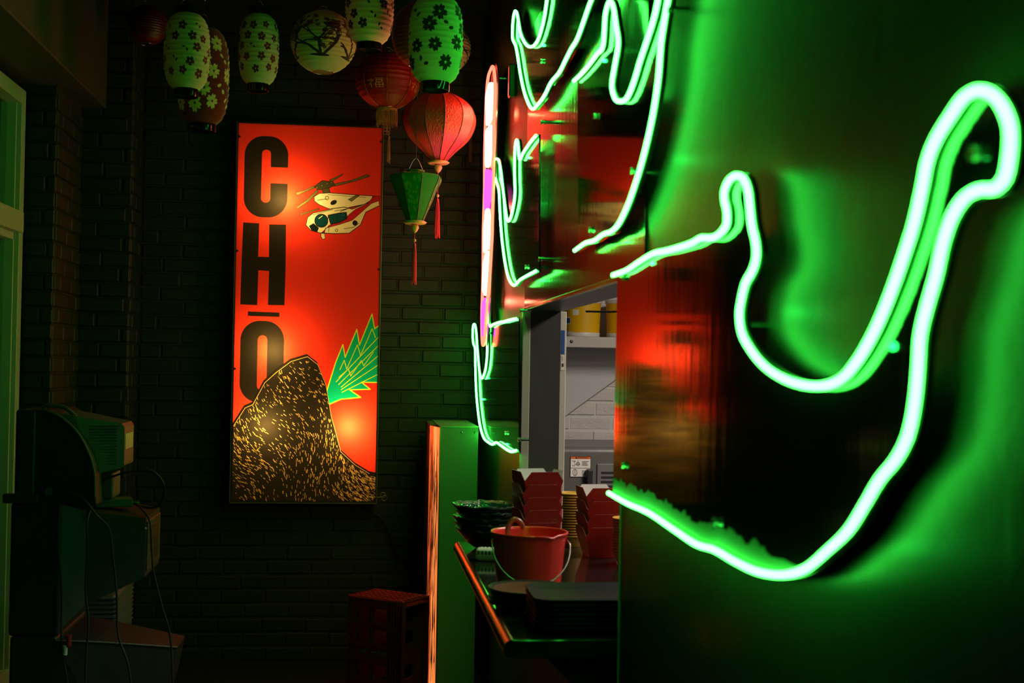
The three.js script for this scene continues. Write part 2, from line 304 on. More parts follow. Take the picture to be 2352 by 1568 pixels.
function neonPanel(key, label, standoffs, lamps) {
  const path = NEON_PATHS[key], fine = smooth(path, path.length * 4), z0 = fine[0][0], y0 = fine[0][1];
  const o = thing('neon_sign', label, 'neon sign', [WALL, y0, z0], 0, 'green neon outline panels');
  const rel = (x, y, z) => [x - WALL, y - y0, z - z0];
  const outline = offsetPath(fine, 0.005);
  const s = new THREE.Shape(outline.map(([z, y]) => new THREE.Vector2(z - z0, y - y0)));
  const g = new THREE.ExtrudeGeometry(s, { depth: 0.006, bevelEnabled: false });      // x = z axis, y, depth
  g.applyMatrix4(new THREE.Matrix4().set(0, 0, 1, 0.6125 - WALL, 0, 1, 0, 0, 1, 0, 0, 0, 0, 0, 0, 1));
  uvMetres(g, 1, 1);
  g.computeVertexNormals();
  part('acrylic_panel', g, M.acrylic, o);
  const pts = fine.map(([z, y]) => new THREE.Vector3(...rel(TUBE_X, y, z)));
  const curve = new THREE.CatmullRomCurve3(pts, false, 'centripetal');
  const tube = new THREE.TubeGeometry(curve, fine.length * 2, TUBE_R, 10, false);
  const e0 = new THREE.SphereGeometry(TUBE_R, 10, 6), e1 = e0.clone(); e0.translate(...pts[0]); e1.translate(...pts[pts.length - 1]);
  part('neon_tube', merge([tube, e0, e1]), greenGlow, o);
  // clear channel strip between tube and panel
  const rail = new THREE.TubeGeometry(new THREE.CatmullRomCurve3(fine.map(([z, y]) => new THREE.Vector3(...rel(0.6105, y, z))), false, 'centripetal'), fine.length * 2, 0.004, 5, false);
  part('channel', rail, mat(0.05, 0.09, 0.06, 0.3), o);
  for (const [z, y] of standoffs) {
    const b = part('standoff', (() => { const c = merge([cyl(0.006, 0.006, 0.04, 0, 0, 0, 14), cyl(0.0085, 0.0085, 0.006, 0, 0.02, 0, 16), cyl(0.0085, 0.0085, 0.004, 0, 0.009, 0, 16)]); c.rotateZ(Math.PI / 2); return c; })(), M.steel, o, rel(0.627, y, z));
  }
  const step = Math.floor(fine.length / lamps);
  for (let i = Math.floor(step / 2); i < fine.length; i += step) {
    const L = new THREE.PointLight(lin(...GREEN_LAMP), 0.004);
    L.position.set(...rel(TUBE_X - TUBE_R - 0.006, fine[i][1], fine[i][0])); L.castShadow = true; L.shadow.radius = 0.25; L.name = 'neon_lamp';
    o.add(L);
  }
  return o;
}
const nearSign = neonPanel('near', 'large green neon outline with a tall hooked tail, beside the serving counter', [[-3.03, 1.86], [-3.0, 1.42], [-2.2, 1.385], [-2.05, 1.72], [-1.25, 1.87]], 8);
{ // pale ragged-edged band on the near panel inside its lower tube
  const path = smooth(NEON_PATHS.near, NEON_PATHS.near.length * 4), low = path.slice(Math.floor(path.length * 0.7)), z0 = path[0][0], y0 = path[0][1], pos = [], idx = [], n = low.length;
  low.forEach(([z, y], i) => {
    const a = low[Math.max(0, i - 1)], b = low[Math.min(n - 1, i + 1)], l = Math.hypot(b[0] - a[0], b[1] - a[1]), nx = (b[1] - a[1]) / l, ny = -(b[0] - a[0]) / l;
    const w = 0.04 * Math.min(1, i / 14) * (0.75 + 0.5 * Math.abs(noise.noise(i * 0.9, 3, 1)) + 0.25 * rnd());
    for (const d of [0.004, w]) pos.push(0.6118 - WALL, y - y0 + ny * d, z - z0 + nx * d);
    if (i) idx.push(2 * i - 2, 2 * i - 1, 2 * i, 2 * i, 2 * i - 1, 2 * i + 1);
  });
  const g = new THREE.BufferGeometry(); g.setAttribute('position', new THREE.Float32BufferAttribute(pos, 3)); g.setIndex(idx); g.computeVertexNormals();
  part('pale_band', g, mat(0.1, 0.12, 0.1, 0.7), nearSign);
}
neonPanel('upper', 'green neon outline panel with a deep loop, above the near end of the hatch', [[-3.45, 2.32], [-3.5, 2.02], [-2.95, 2.1], [-2.6, 2.38]], 5);
neonPanel('top', 'highest green neon outline panel, a wedge pointing down beside the lanterns', [[-4.55, 2.72], [-3.9, 2.86], [-4.4, 2.95]], 4);
neonPanel('middle', 'green neon outline panel just left of the hatch header, below the wedge', [[-4.52, 2.5], [-4.52, 2.02], [-4.9, 2.02]], 4);
neonPanel('lower', 'lowest far green neon outline panel, beside the hatch jamb and the cabinet', [[-5.03, 1.86], [-5.03, 1.36], [-5.5, 1.36]], 4);

// ---------------------------------------------------------------- vertical red neon sign on the same wall
{
  const zc = -6.21, o = thing('neon_sign', 'tall narrow red neon sign with white and magenta figures on the wall', 'neon sign', [WALL, 2.4, zc]);
  const W = 0.225, H = 0.655, R = 0.17, narrow = (y, z) => -W + (z + W) * (y > -0.15 ? 1 : 1 - 1.25 * (-0.15 - y));   // the sign narrows towards its foot
  const rrect = (s, w, h, r) => { s.moveTo(-w + r, -h); s.lineTo(w - r, -h); s.absarc(w - r, -h + r, r, -Math.PI / 2, 0); s.lineTo(w, h - r); s.absarc(w - r, h - r, r, 0, Math.PI / 2); s.lineTo(-w + r, h); s.absarc(-w + r, h - r, r, Math.PI / 2, Math.PI); s.lineTo(-w, -h + r); s.absarc(-w + r, -h + r, r, Math.PI, 1.5 * Math.PI); };
  const sh = new THREE.Shape(); rrect(sh, W + 0.015, H + 0.015, R);
  const turnX = new THREE.Matrix4().set(0, 0, 1, 0, 0, 1, 0, 0, 1, 0, 0, 0, 0, 0, 0, 1);
  const g = new THREE.ExtrudeGeometry(sh, { depth: 0.006, bevelEnabled: false }); { const p = g.attributes.position; for (let i = 0; i < p.count; i++) p.setX(i, narrow(p.getY(i), p.getX(i))); } g.applyMatrix4(turnX); uvMetres(g, 1, 1); g.computeVertexNormals(); g.translate(-0.048, 0, 0);
  part('backing_panel', g, mat(0.03, 0.008, 0.008, 0.45), o);
  const ring = []; const P = new THREE.Shape(); rrect(P, W, H, R); for (const v of P.getSpacedPoints(64)) ring.push([-0.062, v.y + 0.006 * Math.sin(v.y * 23), narrow(v.y, v.x) + 0.012 * Math.sin(v.y * 15)]); ring.pop();
  part('neon_tube', wire(ring, 0.0075, 200, 8, true), glow(5, 0.42, 0.24, [0.3, 0.1, 0.1]), o);
  const white = glow(12, 3.0, 1.5, [0.4, 0.2, 0.2]), magenta = glow(3.2, 0.16, 3.0, [0.3, 0.1, 0.3]);
  const marks = [[0.505, 0.1, white], [0.3, 0.1, white], [0.09, 0.098, magenta], [-0.115, 0.1, white], [-0.32, 0.1, white], [-0.52, 0.09, magenta]];
  marks.forEach(([y, h, m], k) => {   // solid glowing figures with wavy outlines
    const f = new THREE.Shape(); for (let i = 0; i <= 40; i++) { const a = i / 40 * 2 * Math.PI, q = 1 + 0.1 * Math.sin(3 * a + k) + 0.07 * Math.sin(5 * a + 2 * k), c = Math.cos(a), t = Math.sin(a), x = 0.15 * q * Math.sign(c) * Math.abs(c) ** 0.7, v = h * 0.93 * q * Math.sign(t) * Math.abs(t) ** 0.7; const xx = narrow(y + v, x * 0.85 - 0.03); i ? f.lineTo(xx, v) : f.moveTo(xx, v); }
    const e = new THREE.ExtrudeGeometry(f, { depth: 0.008, bevelEnabled: true, bevelSize: 0.004, bevelThickness: 0.004, bevelSegments: 2 }); e.applyMatrix4(turnX); e.translate(-0.066, y, 0);
    part('neon_figure', e, m, o);
  });
  for (const [y, z] of [[0.6, 0.1], [-0.6, -0.1]]) part('standoff', (() => { const c = cyl(0.006, 0.006, 0.044, 0, 0, 0, 12); c.rotateZ(Math.PI / 2); return c; })(), M.steel, o, [-0.022, y, z]);
  for (const [y, c, p] of [[0.45, [1, 0.17, 0.07], 0.12], [0, [1, 0.1, 0.1], 0.08], [-0.45, [1, 0.14, 0.07], 0.1]]) {
    const L = new THREE.PointLight(lin(...c), p); L.position.set(-0.085, y, 0.0); L.castShadow = true; L.shadow.radius = 0.3; L.name = 'neon_lamp'; o.add(L);
  }
}
// ---------------------------------------------------------------- lightbox sign on the back wall
{
  const X0 = -0.692, X1 = 0.091, Y0 = 0.884, Y1 = 2.933, ZF = -7.15, W = X1 - X0, H = Y1 - Y0, D = 0.135;
  const o = thing('lightbox_sign', 'tall glowing red lightbox sign reading CHO on the brick wall', 'sign', [(X0 + X1) / 2, Y0, ZF - D]);
  const hw = W / 2, t = 0.006;
  part('casing', merge([box(-hw, -hw + t, 0, H, 0, D), box(hw - t, hw, 0, H, 0, D), box(-hw, hw, 0, t, 0, D), box(-hw, hw, H - t, H, 0, D), box(-hw, hw, 0, H, 0, 0.006)]), mat(0.02, 0.018, 0.014, 0.5), o);
  part('lining', merge([box(-hw + t, -hw + 2 * t, t, H - t, 0.008, D - 0.006), box(hw - 2 * t, hw - t, t, H - t, 0.008, D - 0.006), box(-hw + t, hw - t, t, 2 * t, 0.008, D - 0.006), box(-hw + t, hw - t, H - 2 * t, H - t, 0.008, D - 0.006), box(-hw + t, hw - t, t, H - t, 0.006, 0.01)]), mat(0.15, 0.14, 0.12, 0.8), o);
  part('edge_trim', merge([box(-hw, hw, -0.004, 0.0, D - 0.02, D + 0.003), box(-hw - 0.003, -hw, 0, H, D - 0.02, D + 0.003), box(hw, hw + 0.003, 0, H, D - 0.02, D + 0.003)]), mat(0.45, 0.33, 0.14, 0.35, { metalness: 0.8 }), o);
  // the print: drawn in the sign's own frame, 1 unit = 1/335 of its width
  const art = canvasTexture(800, 2048, (g, cw, ch) => {
    const SX = cw / 335, SY = ch / 866, X = (x) => x * SX, Y = (y) => y * SY;
    const RED = 'rgb(238,52,26)', INK = 'rgb(34,27,14)', CREAM = 'rgb(240,228,150)';
    g.fillStyle = RED; g.fillRect(0, 0, cw, ch);
    const poly = (pts, fill, line, lw = 1) => { g.beginPath(); pts.forEach(([x, y], i) => (i ? g.lineTo(X(x), Y(y)) : g.moveTo(X(x), Y(y)))); g.closePath(); if (fill) { g.fillStyle = fill; g.fill(); } if (line) { g.strokeStyle = line; g.lineWidth = lw * SX; g.stroke(); } };
    const rr4 = (x0, y0, x1, y1, r, fill) => { g.fillStyle = fill; g.beginPath(); g.roundRect(X(x0), Y(y0), X(x1 - x0), Y(y1 - y0), r * SX); g.fill(); };
    // lettering C H O with a bar over the O
    rr4(15, 28, 116, 215, 44, INK); rr4(55, 59, 76, 181, 10, RED); g.fillStyle = RED; g.fillRect(X(75), Y(99), X(50), Y(37));
    poly([[15, 228], [52, 229], [51, 306], [76, 306], [75, 231], [114, 230], [115, 330], [114, 416], [76, 416], [77, 338], [52, 337], [51, 417], [12, 416], [13, 320]], INK);
    poly([[30, 432], [103, 433], [103, 443], [30, 442]], INK);
    rr4(14, 453, 115, 640, 44, INK); rr4(54, 486, 76, 612, 11, RED);
    // helicopter
    const L = 'rgb(40,30,12)';
    const line = (pts, w, c) => { g.beginPath(); pts.forEach(([x, y], i) => (i ? g.lineTo(X(x), Y(y)) : g.moveTo(X(x), Y(y)))); g.strokeStyle = c; g.lineWidth = w * SX; g.lineCap = 'round'; g.lineJoin = 'round'; g.stroke(); };
    const OLIVE = 'rgb(104,96,40)';
    poly([[172, 137], [232, 118], [272, 106], [305, 111], [306, 107], [240, 125], [190, 160]], null);
    poly([[220, 134], [262, 124], [300, 109], [307, 110], [306, 113], [270, 126], [226, 138]], OLIVE, L, 1);
    poly([[213, 124], [232, 115], [244, 109], [243, 112], [218, 128]], OLIVE, L, 1);
    poly([[136, 156], [155, 150], [176, 139], [180, 143], [158, 153], [138, 162]], OLIVE, L, 1);
    poly([[137, 190], [160, 172], [184, 148], [188, 152], [165, 176], [139, 193]], OLIVE, L, 1);
    poly([[145, 205], [190, 190], [191, 193], [147, 208]], OLIVE, L, 1);
    poly([[178, 140], [196, 126], [222, 128], [226, 136], [206, 146], [186, 148]], 'rgb(70,62,30)', L, 1.2);
    poly([[196, 146], [212, 142], [216, 154], [200, 158]], 'rgb(80,72,36)', L, 1.2);
    poly([[178, 164], [190, 156], [214, 154], [280, 157], [316, 158], [312, 168], [296, 178], [262, 186], [236, 196], [210, 190], [190, 182], [179, 174]], CREAM, L, 1.4);
    g.fillStyle = L; g.beginPath(); g.ellipse(X(224), Y(176), 8 * SX, 5 * SY, -0.5, 0, 7); g.fill();
    poly([[258, 168], [276, 158], [284, 158], [266, 172]], 'rgb(120,112,50)', L, 1);
    poly([[160, 230], [164, 212], [176, 202], [200, 196], [222, 190], [250, 186], [268, 190], [300, 176], [330, 166], [332, 180], [300, 196], [288, 226], [262, 246], [226, 248], [192, 247], [172, 242]], CREAM, L, 1.6);
    poly([[204, 246], [206, 236], [240, 226], [268, 216], [290, 196], [312, 176], [332, 168], [332, 158], [318, 158], [304, 176], [276, 190], [248, 214], [214, 230], [198, 246]], 'rgb(196,28,30)', L, 1);
    poly([[212, 206], [238, 200], [254, 198], [256, 212], [238, 222], [218, 226]], 'rgb(14,66,56)', L, 2);
    g.beginPath(); g.ellipse(X(196), Y(219), 15 * SX, 15 * SY, 0, 0, 7); g.fillStyle = 'rgb(14,66,56)'; g.fill(); g.strokeStyle = L; g.lineWidth = 2 * SX; g.stroke();
    line([[190, 214], [198, 208]], 2, CREAM); line([[244, 206], [250, 204]], 1.5, 'rgb(40,120,96)');
    poly([[168, 232], [178, 226], [190, 236], [186, 246], [174, 242]], 'rgb(20,34,24)', L, 1);
    g.beginPath(); g.arc(X(275), Y(222), 6 * SX, 0, 7); g.fillStyle = L; g.fill(); g.beginPath(); g.arc(X(232), Y(240), 3 * SX, 0, 7); g.strokeStyle = L; g.stroke();
    line([[226, 196], [262, 188], [296, 178]], 1, L); line([[186, 172], [208, 168]], 1, L); line([[210, 158], [250, 160], [300, 162]], 0.8, L); line([[240, 196], [256, 190]], 1.6, L); line([[250, 236], [272, 232], [284, 222]], 1, L); line([[214, 228], [214, 244]], 1, L); line([[176, 206], [196, 200], [222, 192]], 1, L); line([[212, 206], [210, 226]], 1.2, L); line([[232, 203], [234, 222]], 1, L);
    g.beginPath(); g.arc(X(208), Y(166), 4 * SX, 0, 7); g.strokeStyle = L; g.lineWidth = SX; g.stroke();
    for (const [bx, by] of [[184, 143], [196, 138], [208, 133], [218, 130]]) { g.beginPath(); g.arc(X(bx), Y(by), 2.4 * SX, 0, 7); g.fillStyle = 'rgb(120,108,52)'; g.fill(); g.stroke(); }
    poly([[196, 248], [204, 248], [206, 260], [200, 262], [196, 256]], CREAM, L, 1);
    // green jagged burst
    const burst = [[205, 650], [236, 545], [252, 504], [258, 533], [284, 468], [291, 504], [319, 432], [326, 466], [338, 456], [338, 590], [297, 590], [318, 606], [270, 608], [296, 625], [250, 630]];
    poly(burst, 'rgb(10,178,112)', 'rgb(225,240,40)', 2.6);
    for (const [a, b] of [[[238, 590], [338, 482]], [[244, 596], [338, 502]], [[250, 602], [338, 526]], [[250, 608], [338, 548]], [[252, 614], [338, 570]]]) line([a, b], 2, 'rgb(225,240,40)');
    line([[246, 562], [256, 540], [262, 560], [286, 504], [294, 528], [320, 466], [328, 486]], 2, 'rgb(225,240,40)'); line([[244, 580], [266, 560], [272, 576], [296, 540], [302, 552], [324, 520]], 2, 'rgb(225,240,40)');
    // a plain dark rocky hillside at the foot of the print
    const ridge = [[0, 690], [26, 648], [44, 640], [70, 590], [96, 566], [130, 540], [168, 528], [192, 546], [212, 592], [226, 664], [250, 746], [284, 776], [318, 796], [336, 800], [336, 868], [0, 868]];
    poly(ridge, INK, 'rgb(20,14,6)', 2);
    const top = (x) => { for (let i = 1; i < ridge.length - 2; i++) if (x <= ridge[i][0]) { const [a, b] = [ridge[i - 1], ridge[i]]; return a[1] + (b[1] - a[1]) * (x - a[0]) / (b[0] - a[0]); } return 800; };
    for (let i = 0; i < 1500; i++) {
      const x = rr(2, 333), y0 = top(x), y = y0 + 8 + (864 - y0) * rnd(); if (y > 862) continue;
      const a = 1.15 + 0.5 * Math.sin(x * 0.02 + y * 0.013) + rr(-0.25, 0.25), l = rr(2, 9);
      if (noise.noise(x * 0.02, y * 0.02, 3.3) > 0.18 && rnd() < 0.7) continue;
      line([[x, y], [x + Math.cos(a) * l, y + Math.sin(a) * l]], rr(0.5, 1.3), 'rgb(236,176,64)');
    }
    for (let i = 0; i < ridge.length - 4; i++) line([[ridge[i][0] + 2, ridge[i][1] + 5], [ridge[i + 1][0] + 2, ridge[i + 1][1] + 5]], 1, 'rgb(236,176,64)');
  });
  art.wrapS = art.wrapT = THREE.ClampToEdgeWrapping;
  part('printed_face', new THREE.PlaneGeometry(W - 2 * t, H - 2 * t), new THREE.MeshPhysicalMaterial({ map: art, roughness: 1, transmission: 0.6, thickness: 0, side: THREE.DoubleSide, specularIntensity: 0.3 }), o, [0, H / 2, D - 0.004]);
  const SPOT = [[110, 176], [268, 692], [78, 690], [92, 520]];
  for (const [u, v] of SPOT) {
    const x = (u / 335 - 0.5) * W, y = H * (1 - v / 866), z = 0.05;
    part('bulb', new THREE.SphereGeometry(0.016, 16, 12), glow(6, 4.6, 2.4, [0.8, 0.8, 0.8]), o, [x, y, z]);
    const L = new THREE.PointLight(lin(1, 0.76, 0.4), 0.76); L.position.set(x, y, z); L.shadow.radius = 0.6; L.castShadow = true; L.name = 'bulb_lamp'; o.add(L);
  }
  for (const [x, y] of [[-hw + 0.012, H - 0.08], [hw - 0.012, H - 0.08], [-hw + 0.012, H * 0.66], [hw - 0.012, H * 0.62], [-hw + 0.012, H * 0.35], [hw - 0.02, 0.07]]) part('screw', new THREE.SphereGeometry(0.006, 8, 6), M.black, o, [x, y, D - 0.002]);
  single('wire_loops', merge([new THREE.TorusGeometry(0.014, 0.0022, 8, 24).translate(0.028, 0.012, 0), new THREE.TorusGeometry(0.014, 0.0022, 8, 24).translate(0.036, -0.004, 0.004), cyl(0.0022, 0.0022, 0.03, 0, 0, 0, 8).rotateZ(Math.PI / 2).translate(0.004, 0.0, 0)]), mat(0.6, 0.5, 0.25, 0.3, { metalness: 1 }), 'small pair of wire loops at the lower corner of the red sign', 'wire', [0.098, 0.915, -7.16]);
  single('power_cable', wire([[0.0, 0.884, -7.26], [0.06, 0.83, -7.26], [0.13, 0.78, -7.265], [0.193, 0.646, -7.27], [0.235, 0.57, -7.27], [0.3, 0.515, -7.275], [0.42, 0.49, -7.27], [0.5, 0.2, -7.27], [0.5, 0.02, -7.26]], 0.008, 90), M.cord, 'black power cable trailing down the bricks from the red sign', 'cable');
}
// ---------------------------------------------------------------- lanterns
function lanternBody(rx, ry, n, neck, ribs, scallop = 0.03, seg = 56) {
  const pts = [], K = ribs * 6, tmax = Math.pow(1 - Math.pow(neck, n), 1 / n);
  for (let i = 0; i <= K; i++) {
    const t = -tmax + 2 * tmax * i / K;
    const r = rx * Math.pow(Math.max(0, 1 - Math.pow(Math.abs(t), n)), 1 / n), ph = (i % 6) / 6;
    pts.push([r * (1 - scallop * Math.sin(Math.PI * ph)), ry * t]);
  }
  return { geo: lathe(pts, seg), top: ry * tmax, r: rx * neck };
}
function flower(g, x, y, r, color, notch, petals = 5, rot = rnd() * 6) {
  g.fillStyle = color;
  for (let i = 0; i < petals; i++) {
    const a = rot + i * 2 * Math.PI / petals; g.save(); g.translate(x, y); g.rotate(a);
    g.beginPath(); g.moveTo(0, -r * 0.12); g.bezierCurveTo(r * 0.46, -r * 0.3, r * 0.42, -r * 0.9, r * 0.16, -r);
    if (notch) g.lineTo(0, -r * 0.8); g.lineTo(-r * 0.16, -r); g.bezierCurveTo(-r * 0.42, -r * 0.9, -r * 0.46, -r * 0.3, 0, -r * 0.12); g.fill(); g.restore();
  }
}
function petal(g, x, y, r, color) { g.save(); g.translate(x, y); g.rotate(rnd() * 6); g.fillStyle = color; g.beginPath(); g.ellipse(0, 0, r * 0.42, r * 0.7, 0, 0, 7); g.fill(); g.restore(); }
function blossomPaper(paper, ink, r, cols, rows, notch) {
  return canvasTexture(1024, 512, (g, w, h) => {
    g.fillStyle = paper; g.fillRect(0, 0, w, h);
    const cw = w / cols, chh = h * 0.76 / rows;
    for (let j = 0; j < rows; j++) for (let i = 0; i < cols; i++) {
      const x = (i + 0.5 + (j % 2) * 0.45) * cw + rr(-0.16, 0.16) * cw, y = h * 0.12 + (j + 0.5) * chh + rr(-0.16, 0.16) * chh, bloom = rnd() < 0.7;
      for (const dx of [-w, 0, w]) { const s = seed; if (bloom) flower(g, x + dx, y, r * (0.9 + 0.2 * rnd()), ink, notch); else { petal(g, x + dx - r * 0.35, y - r * 0.3, r * 0.5, ink); petal(g, x + dx + r * 0.4, y + r * 0.35, r * 0.5, ink); } seed = s; }
      rnd(); rnd(); rnd();
    }
  });
}
const paperMat = (map, tr = 0.35) => new THREE.MeshPhysicalMaterial({ map, roughness: 1, transmission: tr, thickness: 0, side: THREE.DoubleSide });
const clothMat = (r, g, b, rough = 0.45, bump = 0.0015) => mat(r, g, b, rough, { sheen: 0.08, sheenRoughness: 0.4, sheenColor: lin(r, g, b), bumpMap: weaveBump, bumpScale: bump });
const PAPER = 'rgb(205,196,160)';
const hookCord = (o, from, x = 0, z = 0) => part('cord', cyl(0.0016, 0.0016, CEIL - o.position.y - from, x, (CEIL - o.position.y + from) / 2, z, 6), M.cord, o);
function tassel(o, y, len, r, material, count = 26) {
  const list = []; for (let i = 0; i < count; i++) { const a = i * 2.39996, q = Math.sqrt((i + 0.5) / count), x = Math.cos(a) * r * q, z = Math.sin(a) * r * q, l = len * rr(0.85, 1.02);
    list.push(wire([[x * 0.3, y, z * 0.3], [x * 0.7, y - len * 0.2, z * 0.7], [x * 0.85, y - len * 0.6, z * 0.85], [x + rr(-0.002, 0.002), y - l, z]], 0.0011, 6, 4)); }
  list.push(lathe([[0, y + 0.004], [r * 0.45, y], [r * 0.5, y - 0.008], [r * 0.36, y - 0.014]], 12), new THREE.TorusGeometry(r * 0.42, 0.0016, 6, 14).rotateX(Math.PI / 2).translate(0, y - 0.014, 0));
  part('tassel', merge(list), material, o);
}
// tall paper lantern: paper body, black rings, wire stay, cord
function chochin(pos, rx, ry, label, map, turn, tint) {
  const o = thing('paper_lantern', label, 'lantern', pos, turn, 'hanging lanterns');
  const b = lanternBody(rx, ry, 3.0, 0.5, 15);
  const body = part('paper_body', b.geo, paperMat(map), o);
  for (const s of [-1, 1]) part('end_ring', lathe([[b.r * 1.0, -0.016], [b.r * 1.05, -0.016], [b.r * 1.05, 0.02], [b.r * 0.99, 0.02], [b.r * 0.99, -0.016]], 40), M.darkGloss, o, [0, s * (b.top + (s > 0 ? 0.012 : 0.004)) - (s < 0 ? 0.012 : 0), 0]);
  part('wire_stay', wire([[-b.r, -b.top - 0.012, 0], [0, -b.top - 0.006, 0], [b.r, -b.top - 0.012, 0]], 0.0015, 10, 5), M.steel, o);
  part('hanging_bail', wire([[-b.r, b.top + 0.025, 0], [0, b.top + 0.07, 0], [b.r, b.top + 0.025, 0]], 0.0015, 20, 5), M.steel, o);
  hookCord(o, b.top + 0.068);
  return o;
}
const inkRed = 'rgb(120,12,20)', inkDark = 'rgb(46,10,14)';
const whiteSmall = blossomPaper(PAPER, inkRed, 31, 9, 5, false), whiteSmallB = blossomPaper(PAPER, inkRed, 31, 9, 5, false), whiteDark = blossomPaper(PAPER, inkDark, 33, 8, 5, false), whiteBig = blossomPaper(PAPER, inkDark, 46, 7, 4, true), redBig = blossomPaper('rgb(126,14,14)', 'rgb(232,220,150)', 44, 8, 5, true);
chochin([-0.785, 2.986, -5.8], 0.1, 0.172, 'cream paper lantern with red blossoms, in front of the tall red one', whiteSmall, 0.3);
chochin([-0.758, 2.955, -6.15], 0.122, 0.232, 'tall dark red paper lantern with pale blossoms', redBig, 1.0);
chochin([-0.514, 3.115, -6.25], 0.096, 0.172, 'cream paper lantern with red blossoms hanging alone above the sign corner', whiteSmallB, 0.9);
chochin([0.003, 3.280, -6.00], 0.112, 0.182, 'cream paper lantern with dark blossoms above the fringed red globe', whiteDark, 0.2);
chochin([0.273, 2.964, -5.30], 0.112, 0.184, 'large cream paper lantern with black blossoms, lit bright green', whiteBig, 0.5);
// round lanterns
function globe(pos, rx, ry, label, material, turn, name = 'round_lantern', ribs = 16) {
  const o = thing(name, label, 'lantern', pos, turn, 'hanging lanterns');
  const b = lanternBody(rx, ry, 2.0, 0.3, ribs, 0.022);
  part('paper_body', b.geo, material, o);
  part('end_ring', new THREE.TorusGeometry(b.r, 0.002, 6, 32).rotateX(Math.PI / 2), M.steel, o, [0, -b.top, 0]);
  part('end_ring', new THREE.TorusGeometry(b.r, 0.002, 6, 32).rotateX(Math.PI / 2), M.steel, o, [0, b.top, 0]);
  part('wire_stay', wire([[-b.r, b.top, 0], [0, b.top + 0.03, 0], [b.r, b.top, 0]], 0.0015, 16, 5), M.steel, o);
  hookCord(o, b.top + 0.029);
  return [o, b];
}
const treePaper = canvasTexture(1024, 512, (g, w, h) => {
  g.fillStyle = 'rgb(205,194,156)'; g.fillRect(0, 0, w, h); g.lineCap = 'round';
  const branch = (x, y, a, l, wd, d) => {
    const ex = x + Math.cos(a) * l, ey = y - Math.sin(a) * l; g.strokeStyle = 'rgb(22,12,12)'; g.lineWidth = wd; g.beginPath(); g.moveTo(x, y); g.quadraticCurveTo((x + ex) / 2 + rr(-8, 8), (y + ey) / 2 + rr(-8, 8), ex, ey); g.stroke();
    if (d < 4) for (let i = 0; i < 2; i++) branch(ex, ey, a + rr(-0.8, 0.8), l * rr(0.6, 0.9), wd * 0.62, d + 1);
    if (d > 1) { const fx = ex + rr(-10, 10), fy = ey + rr(-10, 10); flower(g, fx, fy, rr(12, 18), 'rgb(96,14,20)', false); g.fillStyle = 'rgb(200,150,90)'; g.beginPath(); g.arc(fx, fy, 2, 0, 7); g.fill(); }
  };
  for (const x of [90, 300, 500, 700, 920]) { branch(x, 410, 2.3, 100, 17, 0); branch(x + 10, 410, 1.0, 110, 18, 0); branch(x, 410, 1.65, 120, 15, 1); g.fillStyle = 'rgb(22,12,12)'; g.beginPath(); g.ellipse(x - 10, 412, 60, 10, 0.06, 0, 7); g.fill(); }
});
globe([-0.213, 3.177, -6.30], 0.1575, 0.151, 'round cream lantern painted with plum blossom branches', paperMat(treePaper), 0.6);
globe([0.378, 3.284, -6.75], 0.153, 0.139, 'round pale lantern half hidden behind the large green-lit lantern', paperMat(treePaper), 2.2);
globe([-1.105, 3.321, -6.7], 0.101, 0.101, 'small plain dark red globe lantern high in the dark', clothMat(0.09, 0.006, 0.005, 0.4), 0);
globe([0.215, 3.120, -5.85], 0.113, 0.144, 'plain red globe lantern behind the large green-lit lantern', clothMat(0.4, 0.02, 0.02, 0.6), 0);
